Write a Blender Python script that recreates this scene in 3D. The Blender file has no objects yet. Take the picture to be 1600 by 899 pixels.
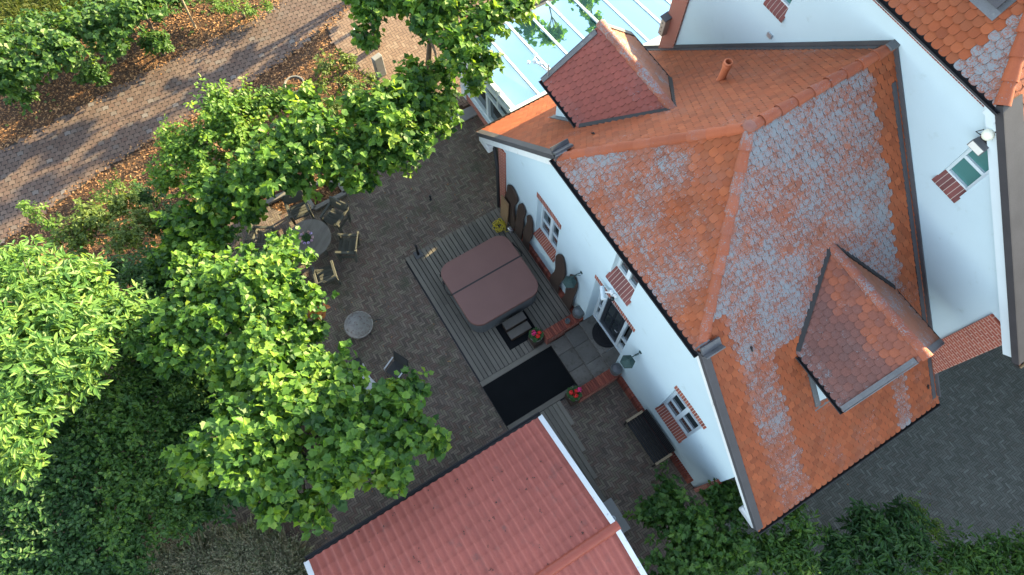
import bpy, math, random
import numpy as np
from mathutils import Vector, Matrix

# ------------------------------------------------------------------ camera, sky, sun, exposure
scene = bpy.context.scene
COL = scene.collection
F_PX, NADIR, AZ, CAM_H = 1076.918, (799.552, 870.135), math.radians(31.761), 20.0
_n = np.array(NADIR) - np.array((800.0, 449.5))
_th = math.atan(np.hypot(*_n) / F_PX); _roll = math.atan2(_n[0], _n[1])
_fw = np.array([0, math.sin(_th), -math.cos(_th)]); _up = np.array([0, math.cos(_th), math.sin(_th)]); _rt = np.array([1.0, 0, 0])
_ex = math.cos(_roll) * _rt - math.sin(_roll) * _up
_ey = -math.sin(_roll) * _rt - math.cos(_roll) * _up
# world axes: x runs along the front wall of the house, y runs into the house, z is up
_R = np.array([[math.sin(AZ), -math.cos(AZ), 0], [math.cos(AZ), math.sin(AZ), 0], [0, 0, 1.0]])
EX, EY, FW = _R @ _ex, _R @ _ey, _R @ _fw
cam_data = bpy.data.cameras.new('camera')
cam_data.sensor_width = 36.0
cam_data.lens = 36.0 * F_PX / 1600.0
cam_data.clip_end = 900
cam = bpy.data.objects.new('camera', cam_data)
COL.objects.link(cam)
cam.matrix_world = Matrix(((EX[0], -EY[0], -FW[0], 0), (EX[1], -EY[1], -FW[1], 0), (EX[2], -EY[2], -FW[2], CAM_H), (0, 0, 0, 1)))
scene.camera = cam

SUN_EL, SUN_AZ = math.radians(19.2), math.radians(-8.0)       # azimuth from +y towards +x
SUN_DIR = Vector((math.sin(SUN_AZ) * math.cos(SUN_EL), math.cos(SUN_AZ) * math.cos(SUN_EL), math.sin(SUN_EL)))
world = bpy.data.worlds.new('World'); scene.world = world; world.use_nodes = True
wn, wl = world.node_tree.nodes, world.node_tree.links
wn.clear()
sky = wn.new('ShaderNodeTexSky'); sky.sky_type = 'NISHITA'; sky.sun_disc = False
sky.sun_elevation = SUN_EL; sky.sun_rotation = SUN_AZ; sky.altitude = 50; sky.air_density = 1.0; sky.dust_density = 0.6; sky.ozone_density = 1.0
tc = wn.new('ShaderNodeTexCoord'); nz = wn.new('ShaderNodeTexNoise'); nz.inputs['Scale'].default_value = 3.2; nz.inputs['Detail'].default_value = 6; nz.inputs['Roughness'].default_value = .55
rmp = wn.new('ShaderNodeMapRange'); rmp.inputs['From Min'].default_value = .50; rmp.inputs['From Max'].default_value = .72; rmp.inputs['To Min'].default_value = .28; rmp.interpolation_type = 'SMOOTHSTEP'
bw = wn.new('ShaderNodeRGBToBW'); cmul = wn.new('ShaderNodeMath'); cmul.operation = 'MULTIPLY'; cmul.inputs[1].default_value = 1.9
mixc = wn.new('ShaderNodeMix'); mixc.data_type = 'RGBA'
bg = wn.new('ShaderNodeBackground'); bg.inputs['Strength'].default_value = 0.125; wo = wn.new('ShaderNodeOutputWorld')
wl.new(tc.outputs['Generated'], nz.inputs['Vector']); wl.new(nz.outputs['Fac'], rmp.inputs['Value'])
wl.new(sky.outputs[0], bw.inputs[0]); wl.new(bw.outputs[0], cmul.inputs[0])
wl.new(rmp.outputs[0], mixc.inputs[0]); wl.new(sky.outputs[0], mixc.inputs[6]); wl.new(cmul.outputs[0], mixc.inputs[7])
wl.new(mixc.outputs[2], bg.inputs['Color']); wl.new(bg.outputs[0], wo.inputs['Surface'])

sun_data = bpy.data.lights.new('sun', 'SUN'); sun_data.energy = 5.0; sun_data.angle = math.radians(0.5); sun_data.color = (1.0, 0.78, 0.42)
sun = bpy.data.objects.new('sun', sun_data); COL.objects.link(sun)
sun.rotation_mode = 'QUATERNION'; sun.rotation_quaternion = SUN_DIR.to_track_quat('Z', 'Y')
scene.view_settings.view_transform = 'Standard'; scene.view_settings.look = 'None'
scene.view_settings.gamma = 1.0; scene.view_settings.use_curve_mapping = False
scene.view_settings.exposure = 2.45

# ------------------------------------------------------------------ helpers
rng = np.random.default_rng(7)
random.seed(7)

def at(u, v, z=0.0):
    """Point at height z seen at pixel (u, v) of the photograph."""
    d = FW + (u - 800.0) / F_PX * EX + (v - 449.5) / F_PX * EY
    return np.array([0, 0, CAM_H]) + d * (z - CAM_H) / d[2]

def tag(o, label=None, cat=None, group=None, kind=None):
    if label: o['label'] = label
    if cat: o['category'] = cat
    if group: o['group'] = group
    if kind: o['kind'] = kind
    return o

def thing(name, label, cat, loc=(0, 0, 0), rz=0.0, group=None):
    o = bpy.data.objects.new(name, None); COL.objects.link(o)
    o.empty_display_size = .2
    o.location = loc; o.rotation_euler = (0, 0, rz)
    return tag(o, label, cat, group)

def copy_tree(o, parent=None):
    c = o.copy(); COL.objects.link(c)
    if parent: c.parent = parent
    for ch in [k for k in bpy.data.objects if k.parent == o]:
        copy_tree(ch, c)
    return c

def root_loc(p):
    l = Vector((0, 0, 0))
    while p is not None:
        l += p.location; p = p.parent
    return l

class MB:
    """Collects shapes (world or local coordinates) that become ONE mesh object."""
    def __init__(s):
        s.v = []; s.f = []; s.r = []; s.l = []; s.uv = []; s.smooth = False
    def face(s, pts, r=None, l=0.0, uv=None):
        i = len(s.v); s.v += [tuple(map(float, p)) for p in pts]; s.f.append(tuple(range(i, i + len(pts))))
        s.r.append(random.random() if r is None else r); s.l.append(l)
        s.uv.append(uv if uv is not None else [(p[0], p[1]) for p in pts])
        return s
    def mesh(s, V, Fc, r=None, l=0.0):
        i = len(s.v); s.v += [tuple(map(float, p)) for p in V]
        r = random.random() if r is None else r
        for f in Fc:
            s.f.append(tuple(i + k for k in f)); s.r.append(r); s.l.append(l); s.uv.append([(V[k][0], V[k][1]) for k in f])
        return s
    def box(s, c, d, rz=0.0, rx=0.0, ry=0.0, r=None, b=0.0):
        x, y, z = d[0] / 2, d[1] / 2, d[2] / 2
        M = Matrix.Rotation(rz, 3, 'Z') @ Matrix.Rotation(ry, 3, 'Y') @ Matrix.Rotation(rx, 3, 'X')
        b = min(b, x * .9, y * .9, z * .9)
        if b <= 0:
            P = [(-x, -y, -z), (x, -y, -z), (x, y, -z), (-x, y, -z), (-x, -y, z), (x, -y, z), (x, y, z), (-x, y, z)]
            Fc = [(3, 2, 1, 0), (4, 5, 6, 7), (0, 1, 5, 4), (1, 2, 6, 5), (2, 3, 7, 6), (3, 0, 4, 7)]
        else:
            P = []
            for sz in (-1, 1):
                for sx, sy in ((-1, -1), (1, -1), (1, 1), (-1, 1)):
                    P += [(sx * (x - b), sy * (y - b), sz * z), (sx * x, sy * (y - b), sz * (z - b)), (sx * (x - b), sy * y, sz * (z - b))]
            Fc = [(0, 9, 6, 3), (12, 15, 18, 21)]
            k = lambda a, c_: 3 * a + c_
            Fc += [(k(0, 2), k(1, 2), k(5, 2), k(4, 2)), (k(2, 2), k(3, 2), k(7, 2), k(6, 2)), (k(1, 1), k(2, 1), k(6, 1), k(5, 1)), (k(3, 1), k(0, 1), k(4, 1), k(7, 1))]
            for o_, a, c_ in ((0, 0, 2), (0, 2, 2), (4, 0, 2), (4, 2, 2)):
                p, q = (0, 1) if a == 0 else (2, 3)
                f = (k(o_ + p, 0), k(o_ + q, 0), k(o_ + q, 2), k(o_ + p, 2)); Fc.append(f)
            for o_ in (0, 4):
                for p, q in ((1, 2), (3, 0)):
                    Fc.append((k(o_ + p, 0), k(o_ + q, 0), k(o_ + q, 1), k(o_ + p, 1)))
            for a in range(4):
                Fc.append((k(a, 1), k(a, 2), k(a + 4, 2), k(a + 4, 1)))
                Fc.append((k(a, 0), k(a, 1), k(a, 2))); Fc.append((k(a + 4, 0), k(a + 4, 1), k(a + 4, 2)))
        V = [tuple(M @ Vector(p) + Vector(c)) for p in P]
        return s.mesh(V, Fc, r)
    def prism(s, poly, z0, z1, r=None):
        n = len(poly)
        V = [(p[0], p[1], z0) for p in poly] + [(p[0], p[1], z1) for p in poly]
        return s.mesh(V, [tuple(range(n - 1, -1, -1)), tuple(range(n, 2 * n))] + [(i, (i + 1) % n, n + (i + 1) % n, n + i) for i in range(n)], r)
    def hull(s, A, B, r=None):
        """Two same-length loops of 3-D points joined into a closed body."""
        n = len(A)
        return s.mesh(list(A) + list(B), [tuple(range(n - 1, -1, -1)), tuple(range(n, 2 * n))] + [(i, (i + 1) % n, n + (i + 1) % n, n + i) for i in range(n)], r)
    def bar(s, a, b, w, h, up=(0, 0, 1), r=None):
        """Rectangular bar from a to b, w wide and h high (centred)."""
        a, b, up = Vector(a), Vector(b), Vector(up)
        d = (b - a).normalized(); sx = d.cross(up).normalized() * w / 2; sz = sx.normalized().cross(d).normalized() * h / 2
        L = [(-1, -1), (1, -1), (1, 1), (-1, 1)]
        return s.hull([a + sx * i + sz * j for i, j in L], [b + sx * i + sz * j for i, j in L], r)
    def tube(s, pts, rad, n=8, r=None, cap=True):
        pts = [Vector(p) for p in pts]
        if not hasattr(rad, '__len__'): rad = [rad] * len(pts)
        V, Fc = [], []
        ref = Vector((0, 0, 1)) if abs((pts[1] - pts[0]).normalized().z) < .9 else Vector((1, 0, 0))
        for i, p in enumerate(pts):
            t = (pts[min(i + 1, len(pts) - 1)] - pts[max(i - 1, 0)]).normalized()
            a = t.cross(ref).normalized(); b = a.cross(t).normalized()
            ref = b
            for k in range(n):
                an = 2 * math.pi * k / n
                V.append(p + (a * math.cos(an) + b * math.sin(an)) * rad[i])
            if i:
                o = (i - 1) * n
                for k in range(n):
                    Fc.append((o + k, o + (k + 1) % n, o + n + (k + 1) % n, o + n + k))
        if cap:
            Fc.append(tuple(range(n - 1, -1, -1))); o = (len(pts) - 1) * n; Fc.append(tuple(range(o, o + n)))
        s.smooth = True
        return s.mesh(V, Fc, r)
    def lathe(s, prof, c=(0, 0, 0), n=24, r=None, M=None):
        """prof: (radius, z) pairs, bottom to top or along the outline."""
        V, Fc = [], []
        for i, (q, z) in enumerate(prof):
            for k in range(n):
                an = 2 * math.pi * k / n
                p = Vector((q * math.cos(an), q * math.sin(an), z))
                if M is not None: p = M @ p
                V.append(p + Vector(c))
            if i:
                o = (i - 1) * n
                for k in range(n):
                    Fc.append((o + k, o + (k + 1) % n, o + n + (k + 1) % n, o + n + k))
        if prof[0][0] > 1e-4: Fc.append(tuple(range(n - 1, -1, -1)))
        if prof[-1][0] > 1e-4: o = (len(prof) - 1) * n; Fc.append(tuple(range(o, o + n)))
        s.smooth = True
        return s.mesh(V, Fc, r)
    def blob(s, c, rad, n=8, m=6, r=None):
        rad = rad if hasattr(rad, '__len__') else (rad,) * 3
        prof = [(math.sin(math.pi * i / m), -math.cos(math.pi * i / m)) for i in range(m + 1)]
        M = Matrix.Diagonal(Vector(rad))
        prof = [(max(q, 1e-5), z) for q, z in prof]
        return s.lathe(prof, c, n, r, M)
    def build(s, name, mat, parent=None, smooth=None, auto=True, local=False):
        me = bpy.data.meshes.new(name)
        V = s.v
        if parent is not None and not local:
            l = root_loc(parent); V = [(p[0] - l.x, p[1] - l.y, p[2] - l.z) for p in V]
        me.from_pydata(V, [], s.f)
        me.attributes.new('rnd', 'FLOAT', 'FACE').data.foreach_set('value', np.array(s.r, np.float32))
        me.attributes.new('lich', 'FLOAT', 'FACE').data.foreach_set('value', np.array(s.l, np.float32))
        uvl = me.uv_layers.new(name='UVMap')
        uvl.data.foreach_set('uv', np.array([c for f in s.uv for p in f for c in p], np.float32))
        sm = s.smooth if smooth is None else smooth
        if sm:
            me.polygons.foreach_set('use_smooth', np.ones(len(s.f), bool))
            try: me.set_sharp_from_angle(angle=math.radians(38))
            except Exception: pass
        me.materials.append(mat)
        me.update()
        o = bpy.data.objects.new(name, me); COL.objects.link(o)
        if parent is not None: o.parent = parent
        return o

# ------------------------------------------------------------------ materials
def new_mat(name):
    m = bpy.data.materials.new(name); m.use_nodes = True
    nt = m.node_tree; b = nt.nodes['Principled BSDF']
    return m, nt, b

def N(nt, t, **kw):
    n = nt.nodes.new(t)
    for k, v in kw.items():
        if k in ('op',): n.operation = v
        elif isinstance(k, str) and hasattr(n, k): setattr(n, k, v)
    return n

def math_node(nt, op, a, b=None, clamp=False):
    n = nt.nodes.new('ShaderNodeMath'); n.operation = op; n.use_clamp = clamp
    for i, q in enumerate((a, b)):
        if q is None: continue
        if isinstance(q, (int, float)): n.inputs[i].default_value = q
        else: nt.links.new(q, n.inputs[i])
    return n.outputs[0]

def noise(nt, vec, scale, detail=4, rough=.55):
    n = nt.nodes.new('ShaderNodeTexNoise'); n.inputs['Scale'].default_value = scale; n.inputs['Detail'].default_value = detail; n.inputs['Roughness'].default_value = rough
    if vec is not None: nt.links.new(vec, n.inputs['Vector'])
    return n.outputs['Fac']

def ramp(nt, fac, stops):
    n = nt.nodes.new('ShaderNodeValToRGB'); e = n.color_ramp.elements
    while len(e) > 1: e.remove(e[-1])
    e[0].position = stops[0][0]; e[0].color = (*stops[0][1], 1)
    for p, c in stops[1:]:
        k = e.new(p); k.color = (*c, 1)
    nt.links.new(fac, n.inputs[0])
    return n.outputs[0]

def mixrgb(nt, fac, a, b, mode='MIX'):
    n = nt.nodes.new('ShaderNodeMix'); n.data_type = 'RGBA'; n.blend_type = mode
    for i, q in ((0, fac), (6, a), (7, b)):
        if isinstance(q, (int, float)): n.inputs[i].default_value = q
        elif isinstance(q, tuple): n.inputs[i].default_value = (*q, 1)
        else: nt.links.new(q, n.inputs[i])
    return n.outputs[2]

def smooth_step(nt, v, lo, hi):
    n = nt.nodes.new('ShaderNodeMapRange'); n.interpolation_type = 'SMOOTHSTEP'
    n.inputs['From Min'].default_value = lo; n.inputs['From Max'].default_value = hi
    nt.links.new(v, n.inputs['Value']); return n.outputs[0]

def bump(nt, b, h, strength=.3, dist=.01):
    n = nt.nodes.new('ShaderNodeBump'); n.inputs['Strength'].default_value = strength; n.inputs['Distance'].default_value = dist
    nt.links.new(h, n.inputs['Height']); nt.links.new(n.outputs[0], b.inputs['Normal'])

def attr(nt, name):
    n = nt.nodes.new('ShaderNodeAttribute'); n.attribute_name = name; return n.outputs['Fac']

def pbr(name, cols, rough=.7, metal=0.0, scale=3.0, var=.35, fine=40.0, bmp=.15, dirt=None, spec=.5, dist=.008):
    """Colour varied per piece (attribute rnd), by large soft noise and by fine grain."""
    m, nt, b = new_mat(name)
    tcn = nt.nodes.new('ShaderNodeTexCoord').outputs['Object']
    if isinstance(cols[0], (int, float)): cols = [cols]
    r = attr(nt, 'rnd')
    n1 = noise(nt, tcn, scale, 5); n2 = noise(nt, tcn, fine, 3, .7)
    if len(cols) == 1:
        base = ramp(nt, r, [(0, tuple(c * (1 - var * .5) for c in cols[0])), (1, tuple(min(1, c * (1 + var * .5)) for c in cols[0]))])
    else:
        base = ramp(nt, r, [(i / (len(cols) - 1), c) for i, c in enumerate(cols)])
    g = math_node(nt, 'ADD', math_node(nt, 'MULTIPLY', n1, var * 1.4), math_node(nt, 'MULTIPLY', n2, var * .9))
    g = math_node(nt, 'ADD', g, 1 - var * 1.15)
    comb = nt.nodes.new('ShaderNodeCombineColor')
    for i in range(3): nt.links.new(g, comb.inputs[i])
    colr = mixrgb(nt, 1.0, base, comb.outputs[0], 'MULTIPLY')
    if dirt:
        dc, amt = dirt
        k = smooth_step(nt, noise(nt, tcn, scale * 2.2, 8, .65), .62 - amt * .3, .75)
        colr = mixrgb(nt, k, colr, dc)
    nt.links.new(colr, b.inputs['Base Color'])
    b.inputs['Roughness'].default_value = rough; b.inputs['Metallic'].default_value = metal
    b.inputs['Specular IOR Level'].default_value = spec
    if bmp: bump(nt, b, n2, bmp, dist)
    return m

def tile_mat(name, cols, lichen=(.165, .215, .24), lich_gain=1.0, weather=(.5, .3, .2)):
    """Clay tile: colour per tile, and pale lichen crusts whose density comes with each tile."""
    m, nt, b = new_mat(name)
    tcn = nt.nodes.new('ShaderNodeTexCoord').outputs['Object']
    base = ramp(nt, attr(nt, 'rnd'), [(i / (len(cols) - 1), c) for i, c in enumerate(cols)])
    big = noise(nt, tcn, 1.3, 4); fine = noise(nt, tcn, 28, 4, .7); vf = noise(nt, tcn, 48, 2, .6); mid = noise(nt, tcn, 9, 3, .6)
    g = math_node(nt, 'ADD', math_node(nt, 'MULTIPLY', big, .5), math_node(nt, 'MULTIPLY', fine, .35)); g = math_node(nt, 'ADD', g, .58)
    comb = nt.nodes.new('ShaderNodeCombineColor')
    for i in range(3): nt.links.new(g, comb.inputs[i])
    c = mixrgb(nt, 1.0, base, comb.outputs[0], 'MULTIPLY')
    uv = nt.nodes.new('ShaderNodeUVMap'); uv.uv_map = 'UVMap'
    sep = nt.nodes.new('ShaderNodeSeparateXYZ'); nt.links.new(uv.outputs[0], sep.inputs[0])
    # crusts sit on the exposed nose of the tile: v = 0 at the nose, 1 at the head
    nose = math_node(nt, 'SUBTRACT', .30, math_node(nt, 'MULTIPLY', math_node(nt, 'ABSOLUTE', math_node(nt, 'SUBTRACT', sep.outputs[1], .22)), 1.1))
    d = math_node(nt, 'ADD', math_node(nt, 'MULTIPLY', attr(nt, 'lich'), .74), math_node(nt, 'MULTIPLY', nose, .28))
    d = math_node(nt, 'ADD', d, math_node(nt, 'MULTIPLY', math_node(nt, 'SUBTRACT', mid, .5), .5))
    d = math_node(nt, 'ADD', d, math_node(nt, 'MULTIPLY', math_node(nt, 'SUBTRACT', noise(nt, tcn, 3.1, 3, .6), .5), .6))
    spk = math_node(nt, 'ADD', math_node(nt, 'MULTIPLY', vf, .55), math_node(nt, 'MULTIPLY', fine, .45))
    spk = math_node(nt, 'ADD', math_node(nt, 'MULTIPLY', math_node(nt, 'SUBTRACT', spk, .5), 2.0), .5)
    k = smooth_step(nt, math_node(nt, 'SUBTRACT', d, spk), -.08, .16)
    k = math_node(nt, 'MULTIPLY', k, smooth_step(nt, attr(nt, 'lich'), .0, .12))
    lc = mixrgb(nt, vf, tuple(q * .8 for q in lichen), tuple(min(1, q * 1.25) for q in lichen))
    film = math_node(nt, 'ADD', attr(nt, 'lich'), math_node(nt, 'MULTIPLY', math_node(nt, 'SUBTRACT', noise(nt, tcn, 2.2, 5, .6), .5), .9))
    film = math_node(nt, 'MULTIPLY', smooth_step(nt, film, .12, .9), .36)
    c = mixrgb(nt, film, c, (.155, .135, .135))
    c = mixrgb(nt, math_node(nt, 'MULTIPLY', k, .85 * lich_gain), c, lc)
    c = mixrgb(nt, smooth_step(nt, attr(nt, 'lich'), -.1, -.6), c, (.035, .018, .012))  # tile edges coloured dark to stand in for course shadow lines
    nt.links.new(c, b.inputs['Base Color'])
    b.inputs['Roughness'].default_value = .78
    bump(nt, b, math_node(nt, 'ADD', vf, k), .35, .006)
    return m

def leaf_mat(name, cols, trans=.45, tcol=None, rough=.5):
    m, nt, b = new_mat(name)
    base = ramp(nt, attr(nt, 'rnd'), [(i / (len(cols) - 1), c) for i, c in enumerate(cols)])
    nt.links.new(base, b.inputs['Base Color']); b.inputs['Roughness'].default_value = rough; b.inputs['Specular IOR Level'].default_value = .35
    tr = nt.nodes.new('ShaderNodeBsdfTranslucent'); mx = nt.nodes.new('ShaderNodeMixShader'); mx.inputs[0].default_value = trans
    tc_ = mixrgb(nt, 1.0, base, tcol or (2.2, 1.75, .7), 'MULTIPLY')
    nt.links.new(tc_, tr.inputs[0]); nt.links.new(b.outputs[0], mx.inputs[1]); nt.links.new(tr.outputs[0], mx.inputs[2])
    nt.links.new(mx.outputs[0], nt.nodes['Material Output'].inputs['Surface'])
    return m

def brick_mat(name, axis, c1, c2, mortar, bw=.22, bh=.078):
    """Coursed bricks on a wall face; axis 'x' or 'y' is the wall's horizontal direction."""
    m, nt, b = new_mat(name)
    tcn = nt.nodes.new('ShaderNodeTexCoord').outputs['Object']
    sep = nt.nodes.new('ShaderNodeSeparateXYZ'); nt.links.new(tcn, sep.inputs[0])
    comb = nt.nodes.new('ShaderNodeCombineXYZ')
    nt.links.new(sep.outputs[0 if axis == 'x' else 1], comb.inputs[0]); nt.links.new(sep.outputs[2], comb.inputs[1])
    br = nt.nodes.new('ShaderNodeTexBrick'); nt.links.new(comb.outputs[0], br.inputs['Vector'])
    br.inputs['Scale'].default_value = 1.0; br.inputs['Brick Width'].default_value = bw; br.inputs['Row Height'].default_value = bh
    br.inputs['Mortar Size'].default_value = .014; br.inputs['Mortar Smooth'].default_value = .3; br.inputs['Bias'].default_value = 0.0
    br.inputs['Color1'].default_value = (*c1, 1); br.inputs['Color2'].default_value = (*c2, 1); br.inputs['Mortar'].default_value = (*mortar, 1)
    n2 = noise(nt, tcn, 30, 4, .7)
    c = mixrgb(nt, .35, br.outputs['Color'], ramp(nt, n2, [(.2, tuple(q * .5 for q in c1)), (.8, tuple(min(1, q * 1.5) for q in c2))]))
    nt.links.new(c, b.inputs['Base Color']); b.inputs['Roughness'].default_value = .85
    bump(nt, b, br.outputs['Fac'], -.5, .006)
    return m

def glass_mat(name, col=(.02, .03, .035), rough=.04):
    m, nt, b = new_mat(name)
    b.inputs['Base Color'].default_value = (*col, 1); b.inputs['Roughness'].default_value = rough; b.inputs['Specular IOR Level'].default_value = .9
    b.inputs['IOR'].default_value = 1.6
    return m

M = {}
M['plaster'] = pbr('white_plaster', (.42, .545, .60), .85, scale=.9, var=.10, fine=70, bmp=.4, dirt=((.35, .45, .48), .10))
M['white'] = pbr('white_paint', (.52, .61, .65), .45, var=.06, bmp=.03)
M['white_weathered'] = pbr('weathered_white_paint', (.56, .60, .61), .6, var=.12, bmp=.05, dirt=((.22, .21, .19), .12))
M['zinc'] = pbr('dark_zinc', (.05, .05, .056), .6, .1, var=.5, scale=2, bmp=.1)
M['lead'] = pbr('lead_flashing', (.085, .092, .10), .55, .2, var=.5, scale=4, bmp=.2, dirt=((.17, .18, .175), .15))
M['gutter'] = pbr('black_gutter', (.012, .013, .015), .7, var=.4, bmp=.05)
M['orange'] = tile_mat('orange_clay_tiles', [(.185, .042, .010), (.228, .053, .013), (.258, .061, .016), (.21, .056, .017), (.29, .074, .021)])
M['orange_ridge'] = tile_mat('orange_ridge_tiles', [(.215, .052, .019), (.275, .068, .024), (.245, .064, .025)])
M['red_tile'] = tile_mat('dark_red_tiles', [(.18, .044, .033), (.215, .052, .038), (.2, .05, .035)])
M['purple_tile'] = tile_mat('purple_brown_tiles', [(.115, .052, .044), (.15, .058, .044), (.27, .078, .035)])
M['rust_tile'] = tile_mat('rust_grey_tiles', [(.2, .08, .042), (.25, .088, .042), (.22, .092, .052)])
M['brick_x'] = brick_mat('red_brick_front', 'x', (.19, .036, .024), (.29, .068, .038), (.40, .31, .26))
M['brick_y'] = brick_mat('red_brick_side', 'y', (.19, .036, .024), (.29, .068, .038), (.40, .31, .26))
M['brick_piece'] = pbr('red_brick_pieces', [(.12, .028, .02), (.19, .045, .028), (.26, .072, .043)], .85, var=.3, bmp=.2)
M['dark_brick_piece'] = pbr('purple_brick_pieces', [(.10, .035, .035), (.16, .05, .045), (.13, .05, .05)], .85, var=.3, bmp=.2)
M['mortar'] = pbr('pale_mortar', (.38, .33, .29), .9, var=.2)
M['pane'] = glass_mat('window_glass')
M['teal_pane'] = glass_mat('green_window_glass', (.05, .17, .16), .12)
M['door'] = pbr('dark_navy_paint', (.012, .017, .024), .3, var=.3, bmp=.05)
M['stone'] = pbr('grey_stone_steps', [(.085, .085, .078), (.115, .108, .095), (.14, .138, .125)], .8, var=.7, scale=2.6, bmp=.3, dirt=((.05, .046, .036), .45))
M['slab'] = pbr('concrete_slab', (.2, .21, .21), .85, var=.25, scale=2, bmp=.2)
M['kerb'] = pbr('weathered_kerb', (.17, .17, .155), .9, var=.35, scale=3, bmp=.3)
M['deck'] = pbr('weathered_decking', [(.105, .098, .082), (.135, .125, .105), (.16, .15, .125)], .75, var=.25, scale=2, fine=70, bmp=.2)
M['dark_wood'] = pbr('dark_brown_slab_wood', [(.028, .017, .012), (.045, .026, .018)], .7, var=.4, scale=3, bmp=.3)
M['tan_wood'] = pbr('tan_board', (.22, .14, .07), .7, var=.3, scale=4, bmp=.2)
M['teak'] = pbr('grey_green_teak', [(.058, .063, .052), (.077, .082, .068), (.049, .054, .044)], .8, var=.4, scale=5, fine=60, bmp=.3)
M['table_top'] = pbr('silver_grey_teak_top', [(.125, .12, .105), (.16, .152, .134)], .75, var=.4, scale=5, fine=60, bmp=.3)
M['mat'] = pbr('black_carpet', (.008, .0095, .011), .95, var=.4, fine=220, bmp=.5, spec=.1)
M['tub_cover'] = pbr('maroon_vinyl', (.165, .082, .07), .6, var=.16, scale=1.5, fine=260, bmp=.15)
M['tub_skirt'] = pbr('grey_tub_panels', [(.09, .105, .115), (.11, .125, .135)], .5, var=.2, bmp=.05)
M['strap'] = pbr('black_strap', (.012, .012, .013), .6, var=.2)
M['step_wood'] = pbr('grey_brown_step_boards', [(.075, .07, .063), (.1, .092, .08)], .7, var=.3, bmp=.15)
M['hose'] = pbr('yellow_hose', (.5, .4, .03), .4, var=.15, bmp=0)
M['black_metal'] = pbr('black_metal', (.015, .016, .018), .4, .4, var=.3, bmp=.03)
M['verdigris'] = pbr('verdigris_copper', [(.012, .038, .036), (.02, .052, .048)], .75, 0.0, var=.5, scale=9, bmp=.1)
M['clay_pot'] = pbr('weathered_pot', (.19, .18, .16), .8, var=.3, bmp=.15)
M['glazed'] = pbr('blue_grey_glaze', [(.07, .09, .1), (.09, .105, .11)], .3, var=.4, scale=6, bmp=.03)
M['soil'] = pbr('potting_soil', (.02, .014, .01), .95, var=.5, bmp=.4)
M['bowl_metal'] = pbr('ashy_fire_bowl', (.22, .215, .2), .6, .3, var=.6, scale=5, bmp=.2, dirt=((.10, .06, .035), .5))
M['alu'] = pbr('pale_aluminium', (.5, .52, .54), .35, .7, var=.15, bmp=.02)
M['mesh_fabric'] = pbr('charcoal_mesh_fabric', (.035, .038, .04), .8, var=.3, fine=200, bmp=.3)
M['pale_top'] = pbr('pale_grey_table_glass', (.42, .44, .45), .25, var=.2, scale=5, bmp=.02)
M['pantile'] = pbr('red_steel_pantiles', (.30, .082, .060), .7, var=.3, scale=1.2, fine=45, bmp=.08, dirt=((.2, .075, .06), .25))
M['pantile_ridge'] = pbr('red_steel_ridge', (.27, .06, .036), .5, var=.15, scale=2, bmp=.05)
M['garage_wall'] = pbr('garage_boards', (.1, .09, .08), .8, var=.3, bmp=.2)
M['bark_trunk'] = pbr('tree_bark', [(.07, .055, .04), (.1, .08, .06)], .9, var=.5, scale=7, bmp=.5)
M['stake'] = pbr('pale_wooden_stake', (.3, .24, .16), .8, var=.3, scale=6, bmp=.2)
M['terracotta'] = pbr('terracotta_pipe', (.40, .12, .05), .7, var=.25, bmp=.1)
M['red_flower'] = pbr('red_petals', [(.6, .012, .012), (.7, .02, .015)], .6, var=.3, bmp=0)
M['pink_flower'] = pbr('magenta_petals', [(.6, .015, .12), (.7, .03, .2)], .6, var=.3, bmp=0)
M['violet_flower'] = pbr('violet_petals', [(.3, .2, .6), (.5, .4, .7), (.6, .35, .3)], .6, var=.3, bmp=0)
M['globe'] = pbr('cream_globe', (.7, .72, .6), .4, var=.08, bmp=0)
M['nestbox'] = pbr('pale_box_wood', (.36, .3, .24), .8, var=.25, bmp=.1)
M['plane_leaf'] = leaf_mat('plane_leaves', [(.022, .075, .02), (.05, .135, .024), (.105, .225, .03), (.19, .31, .05)], .42)
M['hornbeam_leaf'] = leaf_mat('hornbeam_leaves', [(.04, .105, .02), (.09, .20, .032), (.18, .30, .05)], .42)
M['walnut_leaf'] = leaf_mat('walnut_leaves', [(.03, .095, .026), (.075, .18, .045), (.13, .25, .06), (.21, .33, .08)], .42)
M['laurel_leaf'] = leaf_mat('laurel_leaves', [(.026, .08, .018), (.046, .12, .023), (.09, .175, .032)], .36)
M['olive_leaf'] = leaf_mat('olive_green_leaves', [(.055, .10, .025), (.09, .15, .034), (.13, .19, .045)], .38)
M['deep_leaf'] = leaf_mat('deep_green_leaves', [(.018, .064, .02), (.03, .09, .025), (.055, .125, .032)], .35)
M['fresh_leaf'] = leaf_mat('fresh_green_leaves', [(.07, .15, .03), (.11, .21, .04)], .42)
M['autumn_leaf'] = leaf_mat('orange_leaves', [(.3, .1, .03), (.42, .2, .05)], .35, (1.4, 1.1, .6))
M['dry_grass'] = leaf_mat('dry_grass', [(.19, .23, .13), (.36, .33, .24), (.16, .23, .12)], .3, (1.2, 1.1, .8))
M['lawn_blade'] = leaf_mat('lawn_blades', [(.05, .09, .018), (.09, .13, .028), (.13, .16, .04)], .4)
M['bark_chip'] = pbr('bark_chips', [(.06, .028, .012), (.16, .075, .03), (.27, .14, .055), (.36, .21, .10)], .9, var=.4, bmp=.2)
M['earth'] = pbr('dark_earth', [(.065, .036, .018), (.078, .045, .023)], .95, var=.6, scale=1.5, fine=25, bmp=.6, dist=.03)
M['lawn'] = pbr('lawn_ground', [(.05, .07, .02), (.06, .08, .022)], .95, var=.6, scale=1.2, fine=20, bmp=.6, dist=.03)
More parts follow.
